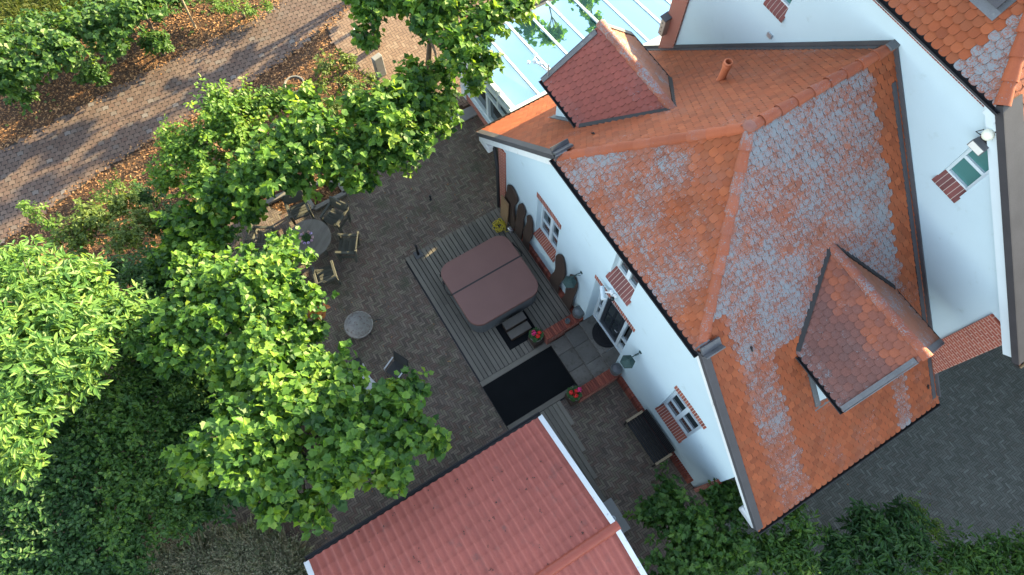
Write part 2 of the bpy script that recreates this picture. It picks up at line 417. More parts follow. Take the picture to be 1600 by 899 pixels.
M['joint'] = pbr('sandy_joints', (.026, .025, .02), .95, var=.4, fine=60)
M['patio_brick'] = pbr('patio_clinker', [(.076, .06, .05), (.11, .088, .071), (.15, .12, .097), (.112, .072, .058), (.128, .116, .083), (.18, .147, .115)], 0.8, var=.5, scale=.55, fine=50, bmp=.25, dirt=((.07, .075, .045), .35))
M['drive_brick'] = pbr('driveway_clinker', [(.066, .072, .062), (.082, .09, .079), (.098, .107, .094), (.077, .078, .068), (.128, .138, .124)], .85, var=.4, scale=.45, fine=50, bmp=.25)
M['path_brick'] = pbr('path_brick', [(.15, .10, .07), (.19, .13, .09), (.17, .11, .075), (.23, .17, .12)], .85, var=.35, scale=1, fine=50, bmp=.25)
M['road_block'] = pbr('road_blocks', [(.085, .057, .044), (.105, .072, .056), (.125, .09, .07), (.095, .06, .046), (.115, .096, .082), (.15, .135, .125)], .85, var=.35, scale=.6, fine=40, bmp=.25)
def cons_glass():
    m, nt, b = new_mat('conservatory_glass')
    b.inputs['Base Color'].default_value = (.35, .62, .62, 1); b.inputs['Roughness'].default_value = .02; b.inputs['Transmission Weight'].default_value = .25
    gl = nt.nodes.new('ShaderNodeBsdfGlossy'); gl.inputs['Roughness'].default_value = .015; gl.inputs[0].default_value = (.58, .80, .90, 1)
    mx = nt.nodes.new('ShaderNodeMixShader'); mx.inputs[0].default_value = .62
    nt.links.new(b.outputs[0], mx.inputs[1]); nt.links.new(gl.outputs[0], mx.inputs[2]); nt.links.new(mx.outputs[0], nt.nodes['Material Output'].inputs['Surface'])
    b.inputs['Base Color'].default_value = (.03, .09, .1, 1); b.inputs['Transmission Weight'].default_value = 0
    return m
M['cons_glass'] = cons_glass()

# ------------------------------------------------------------------ paving generators
def inside(p, poly):
    x, y = p; c = False; n = len(poly)
    for i in range(n):
        x1, y1 = poly[i]; x2, y2 = poly[(i + 1) % n]
        if (y1 > y) != (y2 > y) and x < (x2 - x1) * (y - y1) / (y2 - y1) + x1: c = not c
    return c

def vnoise(x, y, seed=0):
    xi, yi = math.floor(x), math.floor(y); fx, fy = x - xi, y - yi
    fx, fy = fx * fx * (3 - 2 * fx), fy * fy * (3 - 2 * fy)
    def h(a, b): return (math.sin(a * 127.1 + b * 311.7 + seed * 74.7) * 43758.5453) % 1.0
    return (h(xi, yi) * (1 - fx) + h(xi + 1, yi) * fx) * (1 - fy) + (h(xi, yi + 1) * (1 - fx) + h(xi + 1, yi + 1) * fx) * fy

def herringbone(mb, poly, W, n, z, gap=.006, holes=(), ang=0.0, org=(0, 0)):
    ca, sa = math.cos(ang), math.sin(ang)
    xs = [p[0] for p in poly]; ys = [p[1] for p in poly]
    cx, cy = (min(xs) + max(xs)) / 2, (min(ys) + max(ys)) / 2
    R = math.hypot(max(xs) - min(xs), max(ys) - min(ys)) / 2 + .5
    K = int(R / W) + 2
    for i in range(-K, K + 1):
        for k in range(-K // n - 2, K // n + 3):
            for h in (0, 1):
                if h == 0: x0, y0, dx, dy = i + 2 * n * k, i, n, 1
                else: x0, y0, dx, dy = i + n + 2 * n * k, i + 1 - n, 1, n
                x0 *= W; y0 *= W; dx *= W; dy *= W
                if abs(x0) > R + .5 or abs(y0) > R + .5: continue
                mx, my = x0 + dx / 2, y0 + dy / 2
                px, py = cx + ca * mx - sa * my, cy + sa * mx + ca * my
                if not inside((px, py), poly) or any(inside((px, py), q) for q in holes): continue
                g = gap / 2 + random.random() * .0015
                zz = z + random.uniform(-.002, .002); t = random.uniform(-.0016, .0016); t2 = random.uniform(-.0016, .0016)
                pts = []
                for (a, b_) in ((x0 + g, y0 + g), (x0 + dx - g, y0 + g), (x0 + dx - g, y0 + dy - g), (x0 + g, y0 + dy - g)):
                    sx = 1 if a > mx else -1; sy = 1 if b_ > my else -1
                    pts.append((cx + ca * a - sa * b_, cy + sa * a + ca * b_, zz + sx * t + sy * t2))
                mb.face(pts)

# ground: one sheet to the horizon; lawn, beds and paving lie on it
b = MB()
E_ = 400
b.face([(-E_, -E_, -.05), (E_, -E_, -.05), (E_, E_, -.05), (-E_, E_, -.05)])
tag(b.build('ground', M['lawn']), kind='structure')
b = MB(); b.face([(x, y, -.044) for x, y in [(-25.5, 9), (-24.2, 3), (-23.6, -2), (-23.2, -6.5), (-22.6, -12), (-20, -15), (-6, -15), (6, -10), (16, -3), (16, 8), (2, 8), (-12, 8)]])
tag(b.build('bed_soil', M['earth']), kind='structure')

def w2(*uvs): return [tuple(at(u, v)[:2]) for u, v in uvs]
road_hi = [(-18.3, -16), (-19.4, -11), (-19.95, -7.9), (-20.4, -3.5), (-20.55, -.5), (-20.6, 1.4), (-21.0, 2.8), (-22.2, 5.2), (-24.5, 8.5), (-28, 12)]
road_lo = [(-14.6, -14.5), (-15.9, -10.5), (-16.5, -8.9), (-17.4, -5.2), (-17.75, -2.6), (-17.95, -.6), (-18.35, 1.8), (-18.9, 3.6), (-19.4, 4.9), (-21, 8), (-24, 12)]
road_poly = road_hi + road_lo[::-1]
b = MB(); b.face([(x, y, -.012) for x, y in road_poly]); tag(b.build('road_bed', M['joint']), kind='structure')
# bone-shaped concrete blocks laid in running rows
b = MB()
L, W_, nk = .215, .172, .022
shape = [(0, 0), (.30, 0), (.40, nk / W_), (.60, nk / W_), (.70, 0), (1, 0), (1, .3), (1 - .0, .3), (1, 1), (.70, 1), (.60, 1 - nk / W_), (.40, 1 - nk / W_), (.30, 1), (0, 1)]
bone = [(0.0, .02), (.28, -.02), (.38, .13), (.62, .13), (.72, -.02), (1.0, .02), (.93, .30), (.93, .70), (1.0, .98), (.72, 1.02), (.62, .87), (.38, .87), (.28, 1.02), (0.0, .98), (.07, .70), (.07, .30)]
bone = [(0, .0), (.25, 0), (.36, .12), (.64, .12), (.75, 0), (1, 0), (1, 1), (.75, 1), (.64, 1.12), (.36, 1.12), (.25, 1), (0, 1)]
ra = math.radians(82); ca, sa = math.cos(ra), math.sin(ra)
for i in range(-100, 90):
    for j in range(-45, 45):
        x0 = i * L + (.5 * L if j % 2 else 0); y0 = j * W_
        mx, my = x0 + L / 2, y0 + W_ / 2
        px, py = -19 + ca * mx - sa * my, -1 + sa * mx + ca * my
        if not inside((px, py), road_poly): continue
        z = random.uniform(-.0015, .0015)
        pts = []
        for a, c_ in bone:
            gx = (a - .5) * (L - .016) + mx; gy = (c_ - .5) * (W_ - .017) + my
            pts.append((-19 + ca * gx - sa * gy, -1 + sa * gx + ca * gy, z))
        q = vnoise(px * .9, py * .9, 3)
        r = min(1, max(0, random.random() ** 1.3 * .78 + (.22 if random.random() < .10 + .1 * q else 0)))
        b.face(pts, r)
tag(b.build('road', M['road_block']), kind='structure')

# patio and driveway: real herringbone clinkers in sanded joints
patio_poly = [(-12.72, -.9), (-13.4, -1.2), (-13.4, -4.2), (-9.6, -7.5), (-4.4, -6.6), (-2.2, -5), (2.9, -5), (2.9, 5.42), (-9.2, 5.42), (-9.2, 6.6), (-12.75, 6.6), (-12.72, 1.2), (-12.3, .9)]
b = MB(); b.face([(x, y, -.004) for x, y in patio_poly]); tag(b.build('patio_bed', M['joint']), kind='structure')
deck_hole = [(-9.05, 1.95), (-3.15, 1.95), (-3.15, 5.6), (-9.05, 5.6)]
b = MB(); herringbone(b, patio_poly, .068, 3, .004, holes=[deck_hole, [(-2.8, 2.3), (-.1, 2.3), (-.1, 2.8), (-2.6, 2.8)]])
tag(b.build('patio', M['patio_brick']), kind='structure')
drive_poly = [(1.25, 5.42), (2.9, 5.42), (2.9, -5), (9.5, -4), (15, 6), (15, 24), (1.9, 24), (1.9, 10.9), (1.25, 10.9)]
b = MB(); b.face([(x, y, -.008) for x, y in drive_poly]); tag(b.build('driveway_bed', M['joint']), kind='structure')
b = MB(); herringbone(b, drive_poly, .064, 3, 0.0)
tag(b.build('driveway', M['drive_brick']), kind='structure')
path_poly = [(-18.9, 3.7), (-18.2, 3.6), (-15.7, 4.0), (-14.6, 4.5), (-13.0, 6.7), (-13.7, 6.7), (-14.0, 12), (-23, 14), (-21, 8), (-19.4, 4.9)]
b = MB(); b.face([(x, y, -.016) for x, y in path_poly]); tag(b.build('path_bed', M['joint']), kind='structure')
b = MB(); herringbone(b, path_poly, .108, 2, -.006, gap=.010)
tag(b.build('path', M['path_brick']), kind='structure')
# lawn beyond the road
lawn_poly = [(-60, -40), (-22.5, -40), (-22.6, -12), (-23.2, -6.5), (-23.6, -2), (-24.2, 3), (-26, 8), (-60, 20)]
b = MB(); b.face([(x, y, -.03) for x, y in lawn_poly]); tag(b.build('lawn', M['lawn']), kind='structure')
# bark mulch chips on both beds
def mulch(name, poly, n, z=-.045, smin=.02, smax=.07):
    b = MB(); xs = [p[0] for p in poly]; ys = [p[1] for p in poly]; k = 0
    while k < n:
        x, y = random.uniform(min(xs), max(xs)), random.uniform(min(ys), max(ys))
        if not inside((x, y), poly): continue
        k += 1
        a = random.uniform(0, math.pi); l = random.uniform(smin, smax); w = l * random.uniform(.35, .7)
        c, s = math.cos(a), math.sin(a); zz = z + random.uniform(.004, .035); t1, t2 = random.uniform(-.5, .5) * l, random.uniform(-.5, .5) * w
        b.face([(x + c * l * p - s * w * q, y + s * l * p + c * w * q, max(z + .002, zz + p * t1 + q * t2)) for p, q in ((-.5, -.5), (.5, -.4), (.5, .5), (-.45, .45))], random.random() ** 1.6)
    tag(b.build(name, M['bark_chip']), kind='stuff')
bed_far = [(-18.3, -17), (-19.4, -11.1), (-19.98, -7.9), (-20.43, -3.5), (-20.6, -.5), (-20.65, 1.4), (-21.05, 2.8), (-22.3, 5.2), (-25.4, 8.4), (-24.3, 3), (-23.7, -2), (-23.3, -6.5), (-22.7, -12), (-22, -17)]
bed_near = [(-12.8, -.9), (-12.35, .95), (-12.75, 1.2), (-12.8, 5.2), (-14.6, 4.45), (-15.7, 3.95), (-18.85, 3.55), (-18.42, 1.8), (-17.95, -.6), (-17.7, -2.6), (-17.35, -5.2), (-16.4, -8.9), (-12.5, -8.5), (-13.5, -4.2), (-13.5, -1.2)]
mulch('bark_mulch', bed_far, 30000, smax=.09); mulch('bark_mulch', bed_near, 24000, smax=.085)
b = MB()
for pl, off, n_ in ((road_hi, -.1, 900), (road_lo, .1, 1100)):
    for k in range(n_):
        i = random.randrange(2, len(pl) - 2); t_ = random.random(); q = random.gauss(0, .13)
        x = pl[i][0] + (pl[i + 1][0] - pl[i][0]) * t_ + q; y = pl[i][1] + (pl[i + 1][1] - pl[i][1]) * t_ + q * .3
        s_ = random.uniform(.02, .06); e = random.uniform(0, 6.28); z = .006 + random.uniform(0, .012)
        b.face([(x + s_ * math.cos(e + j * 1.57) * (1 if j % 2 else .55), y + s_ * math.sin(e + j * 1.57) * (1 if j % 2 else .55), z + random.uniform(-.004, .008)) for j in range(4)], random.random())
for k in range(420):                                                   # a few fallen leaves on patio, deck and driveway
    x, y = (random.uniform(-12.5, -3), random.uniform(-5, 5)) if k < 300 else (random.uniform(1.5, 9), random.uniform(-3, 15))
    if -9.4 < x < -2.9 and 1.6 < y < 5.6: continue
    s_ = random.uniform(.012, .035); e = random.uniform(0, 6.28)
    b.face([(x + s_ * math.cos(e + j * 1.57) * (1 if j % 2 else .6), y + s_ * math.sin(e + j * 1.57) * (1 if j % 2 else .6), .012 + random.uniform(0, .008)) for j in range(4)], random.random())
tag(b.build('leaf_litter', M['bark_chip']), kind='stuff')

# ------------------------------------------------------------------ the house
ZR, MS, XC, YO, YW, YB = 9.502, 1.013, -3.863, 5.14, 5.29, 10.87
YR, WH, WE = 7.403, 2.596, 6.34
XL, XRW = -9.2, 1.25
ZE, ZL = ZR - MS * WH, ZR - MS * WE
house = thing('house', 'white plastered house with steep orange tiled roofs, two dormers and a half-hipped gable', 'house', (XC, YW, 0))

def clip_poly(poly, hull):
    """Sutherland-Hodgman against a convex counter-clockwise hull."""
    out = poly
    for i in range(len(hull)):
        ax, ay = hull[i]; bx, by = hull[(i + 1) % len(hull)]
        src, out = out, []
        if not src: return []
        d = [(bx - ax) * (p[1] - ay) - (by - ay) * (p[0] - ax) for p in src]
        for k in range(len(src)):
            p, q, dp, dq = src[k], src[(k + 1) % len(src)], d[k], d[(k + 1) % len(src)]
            if dp >= 0: out.append(p)
            if (dp >= 0) != (dq >= 0):
                t = dp / (dp - dq); out.append((p[0] + (q[0] - p[0]) * t, p[1] + (q[1] - p[1]) * t))
    return out

def tile_face(mb, P0, U, V, pts3, tw=.168, ex=.15, lich=None, over=.05, lift=.0, hexa=False, thick=.022, rnd=None):
    """Beaver-tail tiles with round noses over a sloping face: U along the eave, V up the slope."""
    P0, U, V = Vector(P0), Vector(U).normalized(), Vector(V).normalized(); Nn = U.cross(V).normalized()
    flip = Nn.z < 0
    if flip: Nn = -Nn
    hull = [((Vector(p) - P0).dot(U), (Vector(p) - P0).dot(V)) for p in pts3]
    if sum((hull[i][0] * hull[(i + 1) % len(hull)][1] - hull[(i + 1) % len(hull)][0] * hull[i][1]) for i in range(len(hull))) < 0: hull = hull[::-1]
    # the underlay board (a closed slab)
    A = [P0 + U * u + V * v - Nn * .055 for u, v in hull]; B_ = [P0 + U * u + V * v - Nn * .004 for u, v in hull]
    mb.hull(A, B_, r=.1)
    vmin = min(v for u, v in hull)
    ext = []                                             # the lowest course hangs over the eave
    for u, v in hull:
        ext.append((u, v - over if v < vmin + .02 else v))
    us = [u for u, v in ext]; vs = [v for u, v in ext]
    ln = ex * 1.85
    nose = [(-.5, .42), (-.46, .24), (-.36, .10), (-.2, .02), (0, 0), (.2, .02), (.36, .10), (.46, .24), (.5, .42)] if not hexa else [(-.5, .45), (-.32, .08), (-.12, 0), (.12, 0), (.32, .08), (.5, .45)]
    k = 0; v = min(vs)
    while v < max(vs):
        off = (k % 2) * .5 * tw
        i0 = int((min(us) - off) / tw) - 1; i1 = int((max(us) - off) / tw) + 2
        for i in range(i0, i1):
            cu = i * tw + off; w = tw - .005; j = random.uniform(-.004, .004)
            poly = [(cu + a * w, v + b_ * tw * .85 + j) for a, b_ in nose] + [(cu + .5 * w, v + ln), (cu - .5 * w, v + ln)]
            cp = clip_poly(poly, ext)
            if len(cp) < 3: continue
            tl = random.uniform(-.003, .003)
            top = []; low = []
            for a, b_ in cp:
                h = .05 * (1 - (b_ - v) / ln) + .004 + lift + tl * (a - cu) / w * 2
                p = P0 + U * a + V * b_
                top.append(p + Nn * h); low.append(p + Nn * (h - thick))
            L_ = lich(P0 + U * cu + V * (v + ex * .5)) if lich else 0.0
            r = random.random() if rnd is None else rnd()
            uv = [((a - cu) / w + .5, (b_ - v) / ln) for a, b_ in cp]
            n = len(top)
            mb.face(top if not flip else top[::-1], r, L_, uv if not flip else uv[::-1])
            for q in range(n):
                e = (q + 1) % n
                mb.face([low[q], low[e], top[e], top[q]], r, -1.0, [uv[q], uv[e], uv[e], uv[q]])  # negative value marks edges that get the painted course shade
        v += ex; k += 1

def ridge_tiles(mb, a, b_, rad=.115, seg=.40, lich=0.0, side=(0, 0, 1), squash=.85):
    a, b_ = Vector(a), Vector(b_); d = (b_ - a); Ln = d.length; d.normalize()
    sx = d.cross(Vector((0, 0, 1))).normalized(); up = sx.cross(d).normalized()
    n = max(1, round(Ln / seg)); s = Ln / n
    for i in range(n):
        r0, r1 = rad * 1.06, rad * .80
        p0, p1 = a + d * (i * s - .035), a + d * ((i + 1) * s)
        V, Fc = [], []; m = 8; rn = random.random()
        jit = random.uniform(-.006, .006)
        for p, r_ in ((p0, r0), (p1, r1)):
            for tk in (0, .018):
                for k in range(m + 1):
                    an = math.pi * (k / m) * 1.16 - math.pi * .08
                    V.append(p + sx * math.cos(an) * (r_ - tk) + up * (math.sin(an) * (r_ - tk) * squash + jit - .02))
        w = m + 1
        for k in range(m):
            Fc.append((k, k + 1, 2 * w + k + 1, 2 * w + k)); Fc.append((w + k, 3 * w + k, 3 * w + k + 1, w + k + 1))
            Fc.append((k, w + k, w + k + 1, k + 1)); Fc.append((2 * w + k, 2 * w + k + 1, 3 * w + k + 1, 3 * w + k))
        L_ = lich if not callable(lich) else lich((p0 + p1) / 2)
        i0 = len(mb.f); mb.mesh(V, Fc, rn, max(0, L_ + random.uniform(-.12, .12)))
        for q in range(i0, len(mb.f)):
            mb.uv[q] = [(.5, random.uniform(.0, .5)) for _ in mb.f[q]]
    mb.smooth = True

def gutter(mb, a, b_, rad=.075, out=(0, -1, 0)):
    """Half-round gutter, open at the top."""
    a, b_ = Vector(a), Vector(b_); o = Vector(out); V, Fc = [], []; m = 8
    for p in (a, b_):
        for r_ in (rad, rad - .012):
            for k in range(m + 1):
                an = math.pi + math.pi * k / m
                V.append(p + o * math.cos(an) * r_ + Vector((0, 0, 1)) * math.sin(an) * r_)
    w = m + 1
    for k in range(m):
        Fc += [(k, k + 1, 2 * w + k + 1, 2 * w + k), (w + k, 3 * w + k, 3 * w + k + 1, w + k + 1)]
    Fc += [(0, w, 3 * w, 2 * w), (m, 2 * w + m, 3 * w + m, w + m)]
    Fc += [tuple(range(w)), tuple(range(2 * w, 3 * w))]
    mb.mesh(V, Fc); mb.tube([a + o * (rad + .004), b_ + o * (rad + .004)], .012, 6)
    mb.smooth = True

def wall_sheet(mb, brks, topf, y, openings, depth, zb=0.0, back=.3):
    """Wall in the plane y facing -y, with reveals round its openings and a real thickness."""
    xs = sorted(set(brks + [q for o in openings for q in (o[0], o[1])]))
    for x0, x1 in zip(xs[:-1], xs[1:]):
        cuts = sorted([(o[2], o[3]) for o in openings if o[0] <= x0 + 1e-6 and o[1] >= x1 - 1e-6])
        z = zb
        segs = []
        for c0, c1 in cuts:
            segs.append((z, c0)); z = c1
        for a, c in segs: mb.face([(x0, y, a), (x1, y, a), (x1, y, c), (x0, y, c)], .5)
        mb.face([(x0, y, z), (x1, y, z), (x1, y, topf(x1)), (x0, y, topf(x0))], .5)
        mb.face([(x1, y + back, zb), (x0, y + back, zb), (x0, y + back, topf(x0)), (x1, y + back, topf(x1))], .5) if not cuts else None
        mb.face([(x0, y, topf(x0)), (x1, y, topf(x1)), (x1, y + back, topf(x1)), (x0, y + back, topf(x0))], .5)
    for x0, x1, z0, z1 in openings:
        d = y + depth
        mb.face([(x0, y, z0), (x0, d, z0), (x0, d, z1), (x0, y, z1)], .5); mb.face([(x1, d, z0), (x1, y, z0), (x1, y, z1), (x1, d, z1)], .5)
        mb.face([(x0, y, z1), (x0, d, z1), (x1, d, z1), (x1, y, z1)], .5); mb.face([(x0, d, z0), (x0, y, z0), (x1, y, z0), (x1, d, z0)], .5)

def window(parent, x0, x1, z0, z1, y, cols, rows, fr=.075, bar=.045, pane='pane', glazing=0):
    """Casement window: frame with mullion and transoms, panes behind."""
    f = MB(); d = .07
    f.box(((x0 + x1) / 2, y, z0 + fr / 2), (x1 - x0, d, fr)); f.box(((x0 + x1) / 2, y, z1 - fr / 2), (x1 - x0, d, fr))
    for x in (x0 + fr / 2, x1 - fr / 2): f.box((x, y, (z0 + z1) / 2), (fr, d, z1 - z0 - 2 * fr))
    for i in range(1, cols):
        x = x0 + (x1 - x0) * i / cols; f.box((x, y - .004, (z0 + z1) / 2), (fr * 1.5, d, z1 - z0 - 2 * fr))
    for i in range(1, rows):
        z = z0 + (z1 - z0) * i / rows; f.box(((x0 + x1) / 2, y + .004, z), (x1 - x0 - 2 * fr, d * .7, bar))
    w = f.build('window', M['white'], parent)
    p = MB(); p.box(((x0 + x1) / 2, y + .03, (z0 + z1) / 2), (x1 - x0 - fr, .012, z1 - z0 - fr))
    p.build('pane', M[pane], w)
    return w

def rowlock(name, parent, x0, x1, z0, y, h=.2, proud=.012, dep=.1, tilt=0.0, mat='brick_piece', bw=.068, arch=0.0, ytop=None, ztop=None):
    """A course of upright bricks in mortar; with ytop/ztop it slopes like a brick sill."""
    b = MB(); n = max(1, round((x1 - x0) / bw)); w = (x1 - x0) / n
    for i in range(n):
        xa, xb = x0 + i * w + .007, x0 + (i + 1) * w - .007
        t = (i + .5) / n * 2 - 1; up = arch * (1 - t * t); r = random.random()
        if ytop is None:
            b.box(((xa + xb) / 2, y - proud + dep / 2, z0 + up + h / 2), (xb - xa, dep, h), r=r, b=.006)
        else:
            A = [(xa, y, z0), (xa, ytop, ztop), (xa, ytop, ztop - .07), (xa, y, z0 - .07)]; B_ = [(xb, p[1], p[2]) for p in A]
            b.hull(A, B_, r)
    o = b.build(name, M[mat], parent)
    m = MB()
    if ytop is None: m.box(((x0 + x1) / 2, y - proud + dep / 2 + .006, z0 + h / 2 + arch * .3), (x1 - x0 - .004, dep, h - .01))
    else:
        A = [(x0 + .003, y + .004, z0 - .006), (x0 + .003, ytop, ztop - .006), (x0 + .003, ytop, ztop - .066), (x0 + .003, y + .004, z0 - .066)]
        m.hull(A, [(x1 - .003, p[1], p[2]) for p in A])
    m.build('mortar', M['mortar'], parent)
    return o

# --- front wall of the wing
def top_front(x): return min(ZE - .12, ZR - MS * abs(x - XC) - .13)
W1 = (-7.24, -6.18, 1.57, 3.72); DOOR = (-4.48, -2.86, .52, 3.72); W3 = (-1.12, -.06, 1.57, 3.76); UPW = (-4.12, -3.30, 4.76, 6.3)
OPEN = [W1, DOOR, W3, UPW]
b = MB(); wall_sheet(b, [XL, XC - WH, XC, XC + WH, XRW], top_front, YW, OPEN, .42)
b.face([(XL, YB, 0), (XL, YW, 0), (XL, YW, top_front(XL)), (XL, YB, top_front(XL))], .5)
b.face([(XRW, YW, 0), (XRW, YB, 0), (XRW, YB, top_front(XRW)), (XRW, YW, top_front(XRW))], .5)
wall = b.build('wall', M['plaster'], house)
# brick corner pilasters, plinth
b = MB()
b.box((XL + .16, YW - .012, 1.85), (.34, .06, 3.7), r=.5)
b.build('brick_pilaster', M['brick_x'], house)
b = MB(); b.box((XRW - .03, YW - .012, 1.2), (.12, .06, 2.4), r=.5); b.build('brick_pilaster', M['brick_x'], house)
for x0, x1 in ((XL + .34, -4.78), (-2.5, XRW - .28)):
    b = MB()
    n = round((x1 - x0) / .068)
    for i in range(n):
        xx = x0 + (i + .5) * (x1 - x0) / n
        b.box((xx, YW - .045, .2), ((x1 - x0) / n - .008, .11, .4), r=random.random(), b=.006)
    b.build('plinth', M['brick_piece'], house)
# windows and door of the front wall
for nm, O, rows in (('w', W1, 3), ('w', W3, 3)):
    w = window(house, O[0], O[1], O[2] + .17, O[3], YW + .19, 2, rows)
    rowlock('sill', w, O[0] - .02, O[1] + .02, 1.58, YW - .06, ytop=YW + .15, ztop=1.765, bw=.075)
    rowlock('lintel', w, O[0] - .05, O[1] + .07, O[3], YW, h=.25, arch=.03)
w = window(house, UPW[0], UPW[1], UPW[2] + .34, UPW[3], YW + .19, 2, 1)
rowlock('sill', w, UPW[0] - .03, UPW[1] + .06, 4.76, YW - .09, ytop=YW + .15, ztop=5.12, mat='dark_brick_piece', bw=.105)
# entrance: white frame, side lights, dark glazed door
dy = YW + .37
f = MB(); x0, x1, z0, z1 = DOOR
for x in (x0 + .05, -4.17 - .05, -3.36 + .05, x1 - .05): f.box((x, dy, (z0 + z1) / 2), (.1, .1, z1 - z0))
for z in (z1 - .06, 2.74): f.box(((x0 + x1) / 2, dy + .003, z), (x1 - x0 - .02, .09, .12))
for xa, xb in ((x0 + .1, -4.27), (-3.26, x1 - .1)):
    f.box(((xa + xb) / 2, dy + .01, .72), (xb - xa + .02, .06, .4)); f.box(((xa + xb) / 2, dy + .006, 1.45), (xb - xa + .02, .07, .12))
f.box(((x0 + x1) / 2, dy - .05, z0 + .055), (x1 - x0 - .02, .05, .05))
fr = f.build('door_frame', M['white'], house)
p = MB()
p.box((x0 + .2, dy + .03, 2.1), (.26, .012, 3.0)); p.box((x1 - .2, dy + .03, 2.1), (.26, .012, 3.0)); p.box((-3.765, dy + .03, 3.2), (.9, .012, .9))
p.build('pane', M['pane'], fr)
d = MB()
d.box((-4.10, dy, 1.62), (.12, .05, 2.1)); d.box((-3.43, dy, 1.62), (.12, .05, 2.1)); d.box((-3.765, dy, .78), (.56, .05, .42)); d.box((-3.765, dy, 2.6), (.56, .05, .14))
d.box((-3.765, dy, 1.75), (.05, .045, 1.6)); d.box((-3.765, dy + .002, 1.72), (.56, .04, .05))
dd = d.build('door', M['door'], house)
p = MB(); p.box((-3.765, dy + .012, 1.76), (.56, .012, 1.56)); p.build('pane', M['pane'], dd)
h = MB(); h.tube([(-3.44, dy - .03, 1.5), (-3.44, dy - .07, 1.5), (-3.54, dy - .07, 1.5)], .012); h.build('handle', M['alu'], dd)
rowlock('lintel', fr, DOOR[0] - .06, DOOR[1] + .06, DOOR[3], YW, h=.2, arch=.02)

# --- lichen density fields
def lichen_C(p):
    s = (p.x - XC) / WE; y = p.y                                      # 0 at the ridge, 1 at the eave
    n = vnoise(p.x * 1.1, y * 1.1, 5) - .5; n2 = vnoise(p.x * 3.1, y * 3.1, 9) - .5
    d = .70 - .24 * s + .24 * n + .16 * n2
    yl = YO + (YR - YO) * max(0, 1 - (p.x - XC) / WH) if p.x < XC + WH else YO
    if y > 10.25 - .1 * n2: d = .02
    if p.x > XC + WH - .3: d *= min(1, max(.0, (y - YO - .55) / .25))
    if p.x > -.5 and 6.72 + .1 * n2 < y < 7.35 + .1 * n: d *= .06
    if p.x > -.2 and y > 7.3: d = .30 + .35 * n2 + (.45 if abs(y - 9.75) < .22 else 0) - (.35 if 9.0 < y < 9.5 else 0)
    if s > .75: d -= .12
    return max(0, min(1, d))
def lichen_A(p):
    n = vnoise(p.x * 1.2, p.z * 1.2, 15) - .5; n2 = vnoise(p.x * 3, p.z * 3, 19) - .5
    t = (p.z - ZE) / (ZR - ZE); u = (p.x - (XC - WH)) / (2 * WH)
    d = .30 + .34 * n + .2 * n2
    d += .42 * math.exp(-((u - .16) / .14) ** 2 - ((t - .25) / .25) ** 2) + .36 * math.exp(-((u - .55) / .22) ** 2 - ((t - .12) / .22) ** 2) + .34 * math.exp(-((u - .40) / .1) ** 2 - ((t - .55) / .2) ** 2)
    if t > .72: d -= .12
    return max(0, min(1, d))
def lichen_B(p):
    n = vnoise(p.y * 1.6, p.x * 1.2, 25) - .5
    d = .20 + .4 * n
    if p.x < -7.2: d = .03
    return max(0, d)

def slope(p, x): return x

# --- wing roof: front half-hip, left slope, right slope
roofA = MB()
Vv = Vector((0, YR - YO, ZR - ZE)).normalized()
A0, A1, AP = (XC - WH, YO, ZE), (XC + WH, YO, ZE), (XC, YR, ZR)
tile_face(roofA, A0, (1, 0, 0), Vv, [A0, A1, AP], lich=lichen_A, tw=.17, ex=.158)
ra_ = roofA.build('hip_roof', M['orange'], house)
roofB = MB()
Vb = Vector((1, 0, MS)).normalized()
Bp = [(XC - WE, YB, ZL), (XC - WE, YO, ZL), (XC - WH, YO, ZE), AP, (XC, YB, ZR)]
tile_face(roofB, (XC - WE, YB, ZL), (0, -1, 0), Vb, Bp, lich=lichen_B)
rb_ = roofB.build('roof', M['orange'], house)
roofC = MB()
Vc = Vector((-1, 0, MS)).normalized()
Cp = [(XC + WE, YO, ZL), (XC + WE, YB, ZL), (XC, YB, ZR), AP, (XC + WH, YO, ZE)]
tile_face(roofC, (XC + WE, YO, ZL), (0, 1, 0), Vc, Cp, lich=lichen_C)
rc_ = roofC.build('roof', M['orange'], house)
r = MB()
ridge_tiles(r, (XC - WH + .03, YO + .06, ZE + .05), (XC, YR, ZR + .05), lich=.18)
r.build('ridge_tiles', M['orange_ridge'], ra_)
r = MB()
ridge_tiles(r, (XC + WH - .03, YO + .06, ZE + .05), (XC, YR, ZR + .05), lich=.42)
r.build('ridge_tiles', M['orange_ridge'], ra_)
r = MB()
ridge_tiles(r, (XC, YR - .08, ZR + .05), (XC, YB - .05, ZR + .05), lich=.25)
r.blob((XC, YR - .03, ZR + .09), (.13, .13, .07)); r.l[-40:] = [1.0] * 40
r.build('ridge_tiles', M['orange_ridge'], rc_)
